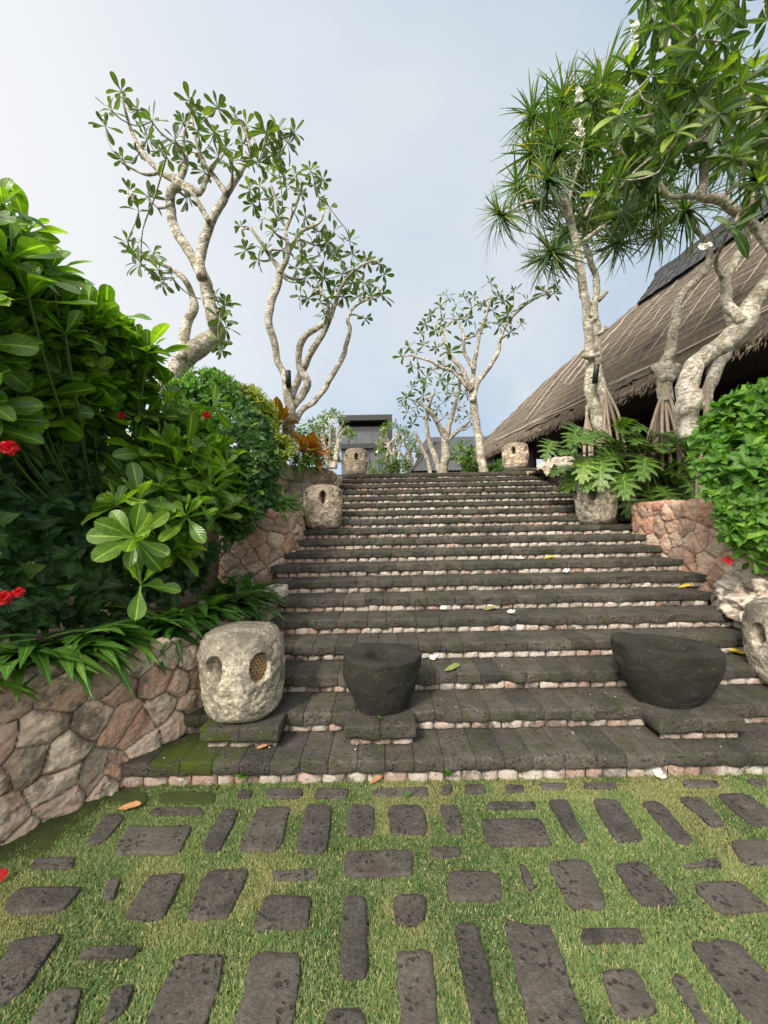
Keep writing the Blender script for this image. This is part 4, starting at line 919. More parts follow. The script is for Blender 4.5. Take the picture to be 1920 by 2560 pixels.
tree('frangipani_tree', 'slender three stemmed frangipani with a small spotlight in its fork', 6.9, [
 [(612, 965, 20), (622, 925, 18), (628, 895, 15), (622, 860, 13), (616, 822, 11), (602, 782, 10), (590, 735, 11), (578, 692, 11), (588, 652, 11), (602, 612, 11), (606, 588, 9), (590, 562, 6), (562, 522, 5), (540, 490, 4)],
 [(606, 590, 8), (622, 545, 7), (616, 500, 5), (602, 450, 4), (586, 400, 3)], [(622, 545, 7), (650, 502, 6), (690, 480, 4), (700, 450, 3)], [(616, 500, 5), (640, 440, 4), (650, 400, 3)],
 [(626, 860, 12), (648, 812, 11), (660, 785, 10), (682, 745, 10), (702, 712, 9), (716, 680, 7), (726, 650, 6), (742, 610, 5), (772, 580, 4), (806, 562, 3)],
 [(632, 880, 11), (656, 848, 12), (666, 825, 11), (646, 790, 10), (644, 760, 10), (660, 725, 10), (690, 706, 8), (706, 690, 6), (708, 655, 5), (690, 620, 4)],
 [(636, 912, 10), (655, 885, 8), (680, 866, 8), (702, 840, 8), (724, 802, 8), (742, 764, 7), (757, 712, 6), (750, 690, 5), (766, 662, 4), (800, 642, 3), (828, 622, 2)]],
 [(520, 488), (530, 540), (558, 560), (546, 440), (560, 400), (580, 370), (600, 352), (640, 378), (670, 368), (698, 388), (620, 400), (590, 430), (650, 418), (690, 428), (712, 448), (630, 450), (660, 470), (690, 500), (722, 500), (570, 470), (590, 500), (610, 540), (640, 510), (650, 540), (682, 530), (700, 560), (670, 570), (722, 540), (755, 518), (762, 548), (792, 560), (820, 570), (830, 592), (740, 590), (700, 600), (660, 600), (682, 620), (722, 620), (650, 640), (692, 650), (742, 640), (772, 640), (800, 640), (826, 636), (790, 688), (702, 682), (762, 610), (640, 580), (560, 430), (610, 380), (680, 400), (600, 470), (575, 540), (665, 645), (640, 610), (716, 655), (735, 560), (705, 520), (655, 560), (540, 410), (765, 580), (785, 612)],
 T_obl, M['frangi'], (.17, .255), 11, .55, None, 10, .35, rise=.15, rs=.72)
tree('frangipani_tree', 'bare limbed frangipani in the middle distance leaning at the stair top left of the thatch', 9.9, [
 [(1046, 1024, 13), (1036, 962, 12), (1028, 905, 11), (1022, 868, 11), (1018, 838, 9)], [(1019, 842, 9), (1008, 820, 8), (1000, 800, 7), (976, 772, 6), (962, 742, 5), (950, 700, 3)],
 [(1018, 840, 8), (1024, 800, 7), (1027, 770, 6), (1036, 722, 5), (1050, 682, 4), (1060, 640, 3)], [(1022, 868, 8), (1030, 830, 8), (1048, 806, 7), (1062, 788, 6), (1075, 760, 6), (1081, 732, 5), (1100, 692, 4), (1130, 662, 4), (1162, 642, 3), (1190, 630, 2)],
 [(1010, 836, 7), (982, 804, 6), (955, 795, 5), (928, 780, 4), (890, 768, 3)], [(1024, 800, 6), (1005, 765, 5), (1000, 720, 4), (985, 690, 3)]],
 [(868, 770), (884, 750), (900, 764), (918, 700), (908, 720), (930, 680), (950, 660), (966, 640), (986, 660), (1002, 640), (1022, 640), (1060, 612), (1076, 640), (1090, 650), (1110, 630), (1140, 650), (1175, 630), (1196, 634), (1202, 618), (1040, 660), (990, 690), (960, 710), (1010, 690), (1050, 700), (1080, 700), (1102, 718), (942, 750), (970, 760), (1000, 740), (902, 795), (922, 815), (1030, 720), (940, 715), (1064, 670), (1020, 665), (1096, 680), (915, 745), (955, 690), (890, 790), (1125, 700)],
 T_obl, M['frangi'], (.19, .30), 9, .6, 'frangipanis beyond the stair top', 9, .2, rise=.15, rs=.75)
tree('frangipani_tree', 'smaller twiggy frangipani just left of the leaning one in front of the tiled kiosk', 11.0, [
 [(958, 1030, 9), (961, 975, 9), (960, 945, 8), (945, 915, 6), (930, 890, 5), (902, 868, 3)], [(960, 960, 7), (974, 905, 5), (988, 855, 4), (998, 812, 3)], [(950, 1030, 7), (940, 985, 6), (926, 952, 5), (921, 905, 4), (935, 850, 3)], [(962, 955, 5), (990, 930, 4), (1008, 915, 3)], [(930, 1030, 5), (924, 995, 4), (908, 960, 4), (895, 930, 3)]],
 [(878, 858), (890, 838), (900, 880), (880, 890), (918, 830), (940, 850), (950, 820), (968, 828), (990, 828), (960, 868), (985, 880), (1000, 880), (1012, 898), (930, 870), (902, 900), (1016, 920), (972, 800), (955, 790), (935, 800), (905, 820), (985, 805), (945, 885), (975, 850), (915, 855), (1005, 850), (890, 915), (960, 900), (990, 905), (870, 875), (925, 900)],
 T_obl, M['frangi'], (.19, .29), 9, .6, 'frangipanis beyond the stair top', 7, .2, rise=.15)
def fan(label, Y0, cx, y0, w, h, ns, nt, leaf, rmin=.006):
    limbs, tips = [], []
    for i in range(ns):
        q = (i+.5)/ns*2-1; limbs.append([(cx+q*w*.2, y0, 4), (cx+q*w*.35+random.gauss(0, 5), y0-h*.3, 3.4), (cx+q*w*.5+random.gauss(0, 6), y0-h*.55, 2.6), (cx+q*w*.7+random.gauss(0, 6), y0-h*(.8-.1*abs(q)), 1.8)])
    for i in range(nt):
        a = random.uniform(.05, 1)*math.pi; r = random.uniform(.72, 1.05); tips.append((cx+math.cos(a)*w*r, y0-h*.45-math.sin(a)*h*.52*r))
    return tree('frangipani_shrub', label, Y0, limbs, tips, T_obl, leaf, (.13, .22), 6, .5, 'frangipanis beyond the stair top', 6, .1, rmin=rmin, rise=.1, flowers=[(tips[k][0], tips[k][1], 0) for k in range(3)])
fan('pale many stemmed young frangipani left of the lantern on the top step', 11.5, 716, 1012, 46, 125, 8, 40, M['distant'])
fan('leafy young frangipani in front of the black building right of the top left lantern', 12.5, 850, 1030, 36, 120, 6, 46, M['distant'])
fan('leafy young frangipani left of the tiled kiosk', 13.0, 878, 1030, 26, 105, 4, 26, M['distant'])

def roots(mb_list, top, n, r, spread, zb, root):
    for i in range(n):
        a = i/n*6.283+random.uniform(-.3, .3); h = random.uniform(.0, .35); s_ = spread*random.uniform(.65, 1.1); p0 = top+np.array([0, 0, h]); e = np.array([top[0]+math.cos(a)*s_, top[1]+math.sin(a)*s_, zb])
        mb = MB(); m = p0+(e-p0)*.35+np.array([math.cos(a), math.sin(a), 0])*s_*.22+rng.normal(0, .02, 3); m2 = p0+(e-p0)*.7+np.array([math.cos(a), math.sin(a), 0])*s_*.14
        mb.tube(spline(np.array([p0, m, m2, e]), .08), np.linspace(r, r*1.15, len(spline(np.array([p0, m, m2, e]), .08))), 7); mb.build('stilt_root', M['root'], root)
def pandan_leaves(lv, p, axis, n, L):
    lv.rosette(p, axis, int(n*1.6), L*1.28, 5, 130, jit=.25, droop=.35, spread=.03)
Yp = 7.4; b = at(1290, 945, Yp)
pan = thing('pandanus_tree', 'twin trunked screw pine with spiky leaf heads, a spotlight strapped to its trunk', 'tree', b)
mb = MB(); lm = [[(1306, 960, 20), (1290, 900, 19), (1278, 850, 16), (1275, 760, 14), (1270, 690, 13), (1258, 610, 12), (1248, 545, 11), (1240, 500, 11), (1228, 450, 9), (1222, 410, 6)],
 [(1318, 905, 16, .3), (1302, 850, 13), (1292, 800, 12), (1290, 730, 11), (1285, 660, 10), (1290, 600, 9), (1272, 560, 9), (1262, 520, 8), (1262, 470, 6)],
 [(1240, 500, 7), (1210, 450, 5), (1175, 432, 5), (1130, 440, 4), (1090, 465, 3)], [(1232, 470, 7), (1212, 430, 6), (1190, 400, 5), (1180, 380, 4)], [(1224, 430, 6), (1214, 370, 5), (1205, 330, 4)], [(1228, 440, 6), (1242, 380, 5), (1258, 330, 4)],
 [(1250, 550, 6), (1225, 535, 5), (1195, 540, 4)], [(1262, 520, 6), (1300, 490, 5), (1335, 470, 4)], [(1262, 470, 5), (1290, 420, 4), (1330, 380, 4)], [(1242, 380, 4), (1262, 290, 4), (1275, 250, 3)], [(1300, 490, 4), (1330, 520, 3)], [(1205, 330, 3), (1190, 280, 3)], [(1290, 420, 4), (1360, 430, 3), (1400, 420, 3)]]
for l in lm: bark_tube(mb, limb3(l, Yp, .12, .72), 10)
for x, y, sx, sy in ((1275, 660, -20, -18), (1270, 700, 18, -12), (1292, 650, 18, -16), (1290, 725, 20, -14), (1288, 690, -14, -10), (1275, 775, -16, -6), (1278, 770, 18, -4)): mb.tube([at(x, y, Yp), at(x+sx*.6, y+sy*.7, Yp-.05), at(x+sx, y+sy*1.3, Yp-.08)], [pxr(5, Yp), pxr(5, Yp), pxr(5.4, Yp)], 8)
mb.build('trunk', M['bark'], pan); lv = Leaves(T_pand)
for x, y, yo, n, L in ((1082, 462, -.2, 60, .52), (1185, 385, -.3, 60, .62), (1205, 325, 0, 65, .66), (1188, 275, .2, 60, .6), (1262, 320, .3, 60, .66), (1278, 245, .4, 60, .72), (1195, 545, -.2, 60, .56), (1225, 500, .4, 50, .5), (1335, 470, .1, 60, .58), (1330, 380, .5, 60, .66), (1332, 525, .2, 45, .5), (1400, 420, .4, 50, .6), (1240, 400, .5, 50, .6), (1150, 330, .5, 50, .6), (1170, 560, .3, 40, .5), (1240, 230, .8, 45, .65), (1320, 240, .9, 45, .7), (1380, 330, .8, 45, .7), (1120, 400, .4, 40, .6), (1150, 250, .6, 45, .62), (1215, 210, .7, 40, .68), (1300, 180, .9, 40, .75), (1260, 470, .4, 45, .6), (1300, 430, .5, 50, .6), (1160, 440, .3, 45, .5), (1360, 480, .6, 45, .6), (1420, 500, .8, 35, .55), (1290, 310, .5, 45, .7)):
    p = at(x, y, Yp+yo); ctr = at(1245, 420, Yp); pandan_leaves(lv, p, nrm(nrm(p-ctr)*.8+np.array([0, -.1, .75])), n, L)
lv.flush(MBc := MB()); MBc.build('crown', M['pandan'], pan)
t0 = at(1308, 868, Yp); roots(mb, t0, 11, .022, .33, 2.6, pan); t0 = at(1268, 905, Yp); roots(mb, t0, 4, .022, .1, 2.6, pan)
Yq = 6.6; b = at(1440, 930, Yq)
pn2 = thing('pandanus_tree', 'crooked screw pine with two sawn stubs standing on a cone of stilt roots', 'tree', b)
mb = MB()
for l in [[(1438, 870, 15), (1437, 830, 16), (1440, 795, 15), (1450, 745, 12), (1457, 705, 11), (1462, 665, 9), (1480, 630, 9), (1510, 600, 9), (1532, 570, 8), (1530, 530, 6), (1500, 490, 5), (1482, 450, 4)], [(1438, 825, 11), (1428, 805, 10), (1418, 790, 10)], [(1440, 825, 11), (1458, 800, 10), (1468, 786, 9)], [(1500, 490, 4), (1450, 430, 4), (1410, 380, 3)]]: bark_tube(mb, limb3(l, Yq, .08, .9), 10)
mb.build('trunk', M['bark'], pn2); roots(mb, at(1436, 860, Yq), 14, .024, .36, 2.5, pn2); lv = Leaves(T_pand)
for x, y, yo, n, L in ((1482, 450, 0, 55, .6), (1410, 380, .3, 60, .65), (1440, 300, .6, 50, .7), (1380, 290, .5, 50, .65), (1420, 440, .4, 50, .55)): pandan_leaves(lv, at(x, y, Yq+yo), np.array([-.2, -.2, .9]), n, L)
lv.flush(MBc := MB()); MBc.build('crown', M['pandan'], pn2)
Yr = 5.6; b = at(1530, 900, Yr)
pn3 = thing('pandanus_tree', 'slim screw pine with stilt roots half hidden behind the thick curved frangipani trunk', 'tree', b)
mb = MB()
for l in [[(1522, 880, 12), (1535, 830, 14), (1555, 790, 14), (1575, 740, 14), (1580, 690, 13), (1570, 640, 12), (1572, 600, 11), (1590, 555, 10), (1605, 500, 9), (1620, 440, 7), (1630, 380, 5)]]: bark_tube(mb, limb3(l, Yr, .06, .85), 10)
mb.build('trunk', M['bark'], pn3); roots(mb, at(1530, 870, Yr), 10, .024, .22, 1.9, pn3); lv = Leaves(T_pand)
for x, y, yo in ((1630, 380, 0), (1600, 300, .4), (1560, 200, .5), (1650, 250, .3)): pandan_leaves(lv, at(x, y, Yr+yo), np.array([-.2, -.2, .9]), 45, .65)
lv.flush(MBc := MB()); MBc.build('crown', M['pandan'], pn3)
poly = [(1405, -60), (1372, 60), (1368, 120), (1330, 160), (1262, 190), (1255, 240), (1320, 270), (1310, 350), (1330, 420), (1370, 420), (1400, 350), (1450, 380), (1500, 350), (1560, 360), (1620, 330), (1740, 380), (1740, -60)]
cr = [(x, y, random.uniform(-.9, .7)) for x, y in samp(poly, 104)]+[(1580, 490, -.7), (1640, 395, -.5), (1650, 420, -.3), (1330, 300, -.3), (1290, 200, -.2), (1380, 60, 0), (1300, 420, -.2), (1345, 455, -.2), (1560, 90, -.9), (1600, 180, -.9), (1520, 60, -.8)]
tree('frangipani_tree', 'large spreading frangipani with a thick curved trunk and broad leaves overhanging the upper right corner', 4.6, [
 [(1500, 945, 25, .2), (1490, 900, 25, .2), (1488, 865, 27), (1482, 830, 24), (1492, 800, 22), (1516, 775, 22), (1550, 752, 22), (1582, 722, 23), (1604, 694, 23), (1632, 655, 21), (1668, 600, 19), (1718, 520, 17), (1760, 420, 14), (1770, 320, 10), (1740, 220, 7), (1720, 120, 5)],
 [(1690, 572, 12), (1645, 505, 11), (1597, 462, 11), (1556, 434, 11), (1516, 426, 11), (1518, 395, 10), (1523, 361, 10), (1521, 320, 10), (1518, 281, 10), (1500, 246, 8), (1486, 222, 7), (1466, 180, 5), (1450, 120, 4), (1440, 60, 3)],
 [(1516, 426, 7), (1480, 425, 6), (1448, 421, 5), (1420, 380, 4)], [(1518, 281, 7), (1545, 250, 6), (1590, 230, 5), (1640, 190, 4)], [(1500, 246, 5), (1450, 235, 4), (1400, 250, 4), (1340, 260, 3)], [(1518, 300, 6), (1470, 320, 5), (1410, 340, 4), (1350, 390, 3)], [(1556, 434, 6), (1600, 380, 5), (1620, 300, 5), (1640, 240, 4)], [(1486, 222, 4), (1520, 140, 4), (1560, 60, 3)], [(1597, 462, 5), (1590, 478, 4), (1582, 490, 3)], [(1604, 694, 12), (1580, 668, 12), (1565, 640, 11), (1562, 610, 9), (1557, 590, 7)]],
 cr, T_frangb, M['frangi_big'], (.24, .38), 11, .5, None, 14, .4, wob=.06, rise=.12, rs=.86, flowers=[(1372, 72, -.1), (1368, 100, -.1), (1252, 205, -.1), (1246, 270, -.2), (1253, 285, -.2), (1520, 535, -.6), (1250, 220, -.1), (1376, 60, -.1)])
# small black tree spotlights
def spot(label, dx, dy, Y, tilt, h=.22):
    c = at(dx, dy, Y); r = thing('tree_spotlight', label, 'spotlight', c, 'spotlights strapped to trunks'); d = nrm(np.array([tilt, -.12, 1])); mb = MB(); mb.tube([c-d*h*.5, c+d*h*.5, c+d*h*.52], [.048, .048, .040], 16); mb.build('housing', M['dark_metal'], r)
    mb = MB(); mb.tube([c-d*h*.15, c-d*h*.15+np.array([-.07, .05, 0])], .016, 8); mb.build('bracket', M['dark_metal'], r); mb = MB(); mb.tube([c+d*h*.521, c+d*h*.53], .036, 16); mb.build('lens', M['hollow'], r)
spot('slim black spotlight standing in the fork of the slender frangipani', 623, 819, 6.72, .0, .28); spot('stubby black spotlight strapped to the twin trunked screw pine', 1287, 808, 7.15, .1, .34)

# ------------------------------------------------------------------ shrubs, left bank
CAMP = np.array([0, 0, EYE])
def bush(name, label, cat, poly, n, Yf, tpls, mat, Lr, nl, thick, group=None, e=(20, 105), droop=.2, up_w=.6, out_w=.7, wid=1., var=None, stems=True, pts=None, base=None, dim=0.):
    P = samp(poly, n) if n else np.zeros((0, 2)); lv = Leaves(tpls); W3 = []
    for x, y in P: W3.append(at(x, y, Yf(x, y)+abs(random.gauss(0, thick))-thick*.25))
    if pts: W3 += [at(x, y, Yf(x, y)+yo) for x, y, yo in pts]
    W3 = np.array(W3); c = W3.mean(0); b = np.array(base) if base is not None else np.array([c[0], c[1], W3[:, 2].min()])
    root = thing(name, label, cat, b, group)
    for p in W3:
        o = nrm((p-c)*np.array([1, 1, .6])); tc_ = nrm(CAMP-p)
        ax = nrm(out_w*(o*.5+tc_*.6)+np.array([0, 0, up_w])+rng.normal(0, .3, 3)); lv.rosette(p, ax, max(3, int(random.gauss(nl, nl*.2))), random.uniform(*Lr), e[0], e[1], droop=droop, wid=wid, var=var)
    lv.flush(mb := MB()); mb.build('foliage', mat, root)
    if stems:
        mb = MB(); ix = rng.choice(len(W3), min(len(W3), stems if stems > 1 else 60), replace=False)
        for i in ix:
            p = W3[i]; q = p+nrm(b+np.array([0, .6, .4])-p)*Lr[1]*2.2; m = p*.5+q*.5-np.array([0, 0, .04]); mb.tube(spline(np.array([q, m, p]), .1), .009, 5)
        mb.build('stem', M['stem'], root)
    return root
Ys = lambda x, y: 2.45+max(-80, x)/450*1.75-.25*sm(np.array(float(y)), 900, 1150)
bush('fleshy_leaf_shrub', 'tall glossy shrub with big rounded fleshy leaves filling the left edge', 'shrub',
 [(-120, 400), (-40, 470), (15, 500), (60, 560), (110, 630), (155, 665), (230, 680), (280, 730), (335, 805), (375, 865), (425, 915), (400, 960), (330, 905), (240, 880), (120, 910), (-120, 930)], 300, Ys, T_scaev, M['scaevola'], (.19, .36), 10, .22, e=(18, 100), droop=.15, up_w=.75, base=(-2.6, 3.1, .84),
 pts=[(290, 1160, -.75), (402, 1115, -.75), (455, 1060, -.5), (430, 1085, -.6), (305, 1262, -.7), (345, 1050, -.5), (380, 1010, -.4), (470, 1110, -.4), (405, 1180, -.5), (250, 1090, -.5), (420, 1030, -.4), (5, 440, -.2), (60, 500, -.2), (110, 590, -.2), (255, 700, -.2), (320, 760, -.2), (140, 720, -.35), (60, 640, -.35), (20, 560, -.35), (460, 880, -.1), (500, 1090, -.3), (320, 980, -.3), (440, 970, -.2), (350, 1120, -.6), (480, 1000, -.1)]+[(x, y, random.uniform(-.5, .1)) for x, y in samp([(230, 930), (440, 940), (520, 1040), (500, 1120), (440, 1170), (360, 1200), (290, 1100)], 52)])
hib = bush('hibiscus_bush', 'dark hibiscus with crinkled leaves and red flowers in the shade under the fleshy shrub', 'shrub',
 [(-120, 870), (60, 880), (200, 890), (330, 900), (440, 930), (430, 985), (380, 1010), (440, 1040), (500, 1130), (480, 1200), (380, 1300), (150, 1340), (-120, 1370)], 620, lambda x, y: 2.62+max(-80, x)/450*1.75, T_hib, M['hibiscus'], (.13, .21), 7, .22, e=(30, 110), droop=.5, up_w=.3, base=(-2.2, 2.9, .84), stems=False)
def redflower(dx, dy, Y, r, n=11, parent=hib, c=None, label=None):
    c = at(dx, dy, Y) if c is None else c; ax = nrm(CAMP-c+np.array([.1, 0, .5])); mb = MB()
    blossom(mb, c, ax, r, 5, 72, T_redp); blossom(mb, c+ax*.01, ax, r*.85, 5, 50, T_redp); blossom(mb, c+ax*.015, ax, r*.65, max(1, n-7), 28, T_redp); mb.tube([c, c+ax*r*.8], r*.04, 5)
    return mb.build('flower', M['red_petal'], parent, loc=None if parent else c)
T_redp = leaf_tpl(.46, P_obov, 7, .1, .15, .5, 4)
redflower(20, 968, 2.15, .045); redflower(8, 1292, 2.15, .042); redflower(40, 1280, 2.2, .03); redflower(446, 897, 3.85, .038); redflower(262, 898, 3.2, .03)
mb = MB(); c = at(409, 996, 3.7); mb.tube([c+[0, 0, .05], c, c-[0, 0, .05]], [.006, .018, .008], 8); mb.build('bud', M['red_petal'], hib)
bush('dense_hedge', 'dense dark green small leaved hedge above the orange wall on the left', 'hedge',
 [(370, 840), (440, 805), (510, 848), (560, 880), (590, 930), (602, 1000), (598, 1085), (560, 1110), (505, 1175), (470, 1120), (440, 1000), (400, 930)], 900, lambda x, y: 4.75-.5*sm(np.array(float(x)), 380, 560)+.45*sm(np.array(float(y)), 1000, 830)+.5*sm(np.array(float(x)), 540, 610), T_ovate, M['hedge'], (.075, .12), 6, .16, e=(30, 115), droop=.5, up_w=.35, base=(-2.1, 5.2, 1.82), stems=30)
bush('dense_hedge', 'lighter sprawling top growth of leafy stems where the hedge meets the big frangipani trunk', 'hedge', [(360, 830), (420, 795), (480, 800), (520, 850), (470, 870), (400, 870)], 150, lambda x, y: 5.0, T_ovate, M['bright'], (.08, .12), 6, .3, e=(25, 100), up_w=.8, base=(-2.5, 5.6, 1.82), stems=20)
bush('golden_bush', 'yellow green variegated bush with narrow leaves behind the dark hedge', 'shrub',
 [(430, 800), (500, 826), (550, 845), (585, 880), (600, 935), (640, 965), (600, 1000), (560, 930), (480, 860)], 300, lambda x, y: 6.0, [leaf_tpl(.14, P_lance, 4, .2, c, 0, 2) for c in (.1, .3)], M['golden'], (.12, .19), 12, .35, e=(15, 95), up_w=.9, base=(-2.6, 6.9, 2.74), stems=30)
for x, y, Yc, sc in ((600, 895, 6.6, .62), (655, 950, 7.2, .55), (685, 960, 7.4, .6)):
    c = at(x, y+42, Yc); r = thing('cordyline_plant', {600: 'orange leaved cordyline left of the slender frangipani base', 655: 'orange red cordyline just right of the slender frangipani base', 685: 'coppery cordyline leaning right beside the pale young frangipani'}[x], 'plant', c); lv = Leaves(T_cord)
    lv.rosette(c+np.array([0, 0, .12]), (0.1, -.2, 1), 16, sc, 8, 85, droop=.1, wid=1.3); lv.flush(mb := MB()); mb.build('foliage', M['cordyline'], r); mb = MB(); mb.tube([c-[0, 0, .2], c+[0, 0, .14]], .02, 6); mb.build('stem', M['stem'], r)
for i, (x, y, Yc, sc, nn) in enumerate(((640, 995, 6.9, .42, 40), (665, 1000, 7.2, .4, 36), (590, 985, 6.4, .45, 40), (690, 1003, 7.5, .3, 30), (615, 1085, 5.75, .34, 34), (600, 1095, 5.55, .34, 34), (635, 1090, 5.9, .3, 26))):
    c = at(x, y, Yc); lab = ['yellow green', 'light green'][i > 3]+' grassy tuft '+['below the slender frangipani', 'in front of the coppery cordyline', 'under the golden bush above the upper wall', 'at the wall end left of the top step lantern', 'middle of three on the orange wall top', 'leftmost of three on the orange wall top', 'rightmost of three on the orange wall top'][i]
    lv = Leaves(T_lily); lv.rosette(c, (0, -.25, 1), nn, sc, 10, 85, droop=.2, wid=.8); lv.flush(mb := MB()); tag(mb.build('grass_tuft', M['bright'] if i > 3 else M['golden'] if i == 2 else M['bright'], loc=c-[0, 0, .02]), lab, 'plant')
# lily clumps arching over the low wall
path = spline(np.array([(-3.05, 1.15, 0), (-2.45, 2.05, 0), (-2.1, 2.55, 0), (-1.78, 3.0, 0), (-1.60, 3.45, 0), (-1.50, 3.9, 0), (-1.46, 4.25, 0), (-1.75, 4.75, 0), (-1.95, 4.6, 0)]), .05); ln = np.r_[0, np.cumsum(np.linalg.norm(np.diff(path, axis=0), axis=1))]
NC = 19
for i in range(NC):
    q = ln[-1]*(i+.5)/NC; c = np.array([np.interp(q, ln, path[:, 0]), np.interp(q, ln, path[:, 1]), .90])+np.array([random.gauss(-.03, .04), random.gauss(0, .03), 0])
    lv = Leaves(T_lily); n = random.randint(24, 30)
    far = i >= NC-4; wn = np.array([.78, -.62, 0]) if not far else np.array([.5, -.3, 0]); c = c+wn*(.0 if not far else -.05)
    for _ in range(n):
        az = math.atan2(wn[1], wn[0])+random.gauss(0, 1.0 if not far else 1.3); el = math.radians(random.triangular(5, 80, 38)); d = np.array([math.cos(az)*math.cos(el), math.sin(az)*math.cos(el), math.sin(el)]); nn = nrm(np.array([0, 0, 1.0])-d*d[2]+rng.normal(0, .12, 3))
        lv.put(c+np.array([random.gauss(0, .03), random.gauss(0, .03), 0]), d, nn, random.uniform(.32, .50)*(.9 if far else 1), random.random(), random.uniform(1.05, 1.45))
    lv.flush(mb := MB()); tag(mb.build('lily_clump', M['lily'], loc=c), f"strap leaved lily clump arching over the low wall, {(ORD+['fifteenth','sixteenth','seventeenth','eighteenth','nineteenth'])[i]} from the viewer", 'plant', 'lily clumps along the low wall')

# ------------------------------------------------------------------ right bank
bush('leafy_shrub', 'bright green rounded shrub spilling over the sunlit wall at the right edge', 'shrub',
 [(1490, 925), (1530, 895), (1560, 860), (1600, 850), (1640, 835), (1760, 820), (1760, 1180), (1650, 1190), (1590, 1170), (1560, 1130), (1530, 1060), (1500, 1010)], 470, lambda x, y: 4.35-.45*sm(np.array(float(x)), 1500, 1640)-.25*sm(np.array(float(y)), 860, 1050), T_ovate, M['bright'], (.11, .165), 7, .18, e=(25, 110), droop=.35, up_w=.6, base=(5.0, 4.6, 1.83), stems=40)
bush('leafy_shrub', 'low young shoots under the bright shrub just above the white boulder', 'shrub', [(1560, 1130), (1600, 1150), (1680, 1170), (1700, 1250), (1640, 1235), (1600, 1200)], 34, lambda x, y: 3.75, T_obl, M['bright'], (.10, .16), 7, .1, e=(25, 100), up_w=.5, base=(3.95, 4.0, 1.5), stems=10)
c = at(1390, 1010, 6.9); ph = thing('philodendron_plant', 'big split leaf philodendron spreading over the lantern on the right', 'plant', c); lv = Leaves(T_split); mb = MB()
SPL = [(1190, 960), (1215, 1010), (1235, 1040), (1250, 925), (1290, 945), (1330, 960), (1370, 940), (1300, 1005), (1340, 1020), (1265, 990), (1390, 985), (1420, 960), (1450, 930), (1460, 990), (1360, 1060), (1400, 1060), (1440, 1060), (1480, 1020), (1420, 1090), (1465, 1085), (1310, 935), (1400, 920), (1230, 975), (1500, 1060), (1340, 990), (1370, 1015), (1430, 1020), (1280, 1030), (1480, 950), (1350, 925)]
for x, y in SPL+[(x+random.gauss(0, 14), y+random.gauss(0, 12)) for x, y in SPL if x > 1230]:
    p = at(x, y, 6.25+random.uniform(-.35, .45)); out_ = nrm(p-c+np.array([0, -.25, .05])); d = nrm(out_*.8+np.array([0, -.25, -.15])+rng.normal(0, .22, 3)); nn = nrm(np.array([0, -.55, .8])+rng.normal(0, .2, 3)); L = random.uniform(.42, .68)
    b_ = p-d*L*.45; lv.put(b_, d, nn, L, random.uniform(.2, 1), 1.05); mb.tube(spline(np.array([c+rng.normal(0, .08, 3)-[0, 0, .2], (c+b_)/2+np.array([0, 0, .12]), b_]), .12), .011, 5)
mb.build('stem', M['stem'], ph); lv.flush(mb := MB()); mb.build('foliage', M['philo'], ph)
bush('ground_planting', 'low leafy plants under the leaning frangipani at the end of the thatched roof', 'plant', [(985, 985), (1030, 995), (1090, 1000), (1095, 1022), (990, 1022)], 60, lambda x, y: 10.6, T_frang, M['distant'], (.16, .26), 8, .3, e=(15, 85), up_w=.9, base=(1.2, 10.8, 2.84), stems=False)
bush('ground_planting', 'bright low plants between the top left lantern and the tiled kiosk', 'plant', [(800, 1005), (830, 985), (880, 990), (885, 1026), (800, 1026)], 60, lambda x, y: 12.0, T_obl, M['distant'], (.14, .22), 8, .3, e=(15, 85), up_w=.9, base=(-1.2, 12.2, 2.84), stems=False)
bush('broad_leaf_plant', 'broad leaved green plant behind the kiosk roof left of the thatch', 'plant', [(980, 960), (1010, 955), (1035, 975), (1030, 1000), (985, 1000)], 12, lambda x, y: 15.5, T_frang, M['distant'], (.35, .5), 6, .4, e=(20, 95), up_w=.9, base=(3, 17.8, 2.84), stems=False)
bush('backdrop_shrub', 'dark shrub behind the cordylines at the left of the black building', 'shrub', [(640, 930), (680, 905), (720, 930), (735, 1000), (640, 1000)], 90, lambda x, y: 13.5, T_frang, M['hedge'], (.2, .32), 8, .5, e=(20, 100), up_w=.6, base=(-4, 14, 2.84), stems=False)
# filler growth on the far terraces so that a step aside shows garden rather than bare soil
for i, (x, y, z, s_, m_) in enumerate(((-4.2, 5.6, 1.9, 1.1, 'hedge'), (-6.0, 4.2, 1.1, 1.6, 'hibiscus'), (-4.6, 3.2, 1.0, 1.3, 'hibiscus'), (6.3, 5.2, 2.1, 1.1, 'bright'), (6.2, 7.6, 2.7, .9, 'philo'), (-5.0, 8.2, 2.9, 1.1, 'golden'))):
    r = thing('garden_shrub', ['dark', 'shaded', 'low', 'leafy', 'broad', 'yellowish'][i]+' garden shrub filling the bed behind the '+['orange wall', 'fleshy shrub', 'hibiscus', 'right edge shrub', 'split leaf plant', 'golden bush'][i], 'shrub', (x, y, z-.1)); lv = Leaves(T_ovate)
    for _ in range(160):
        v = nrm(rng.normal(0, 1, 3)); v[2] = abs(v[2]); p = np.array([x, y, z])+v*s_*np.array([1, .7, .8])*random.uniform(.75, 1); lv.rosette(p, nrm(v+[0, 0, .4]), 6, .2*s_, 25, 110, droop=.3)
    lv.flush(mb := MB()); mb.build('foliage', M[m_], r)

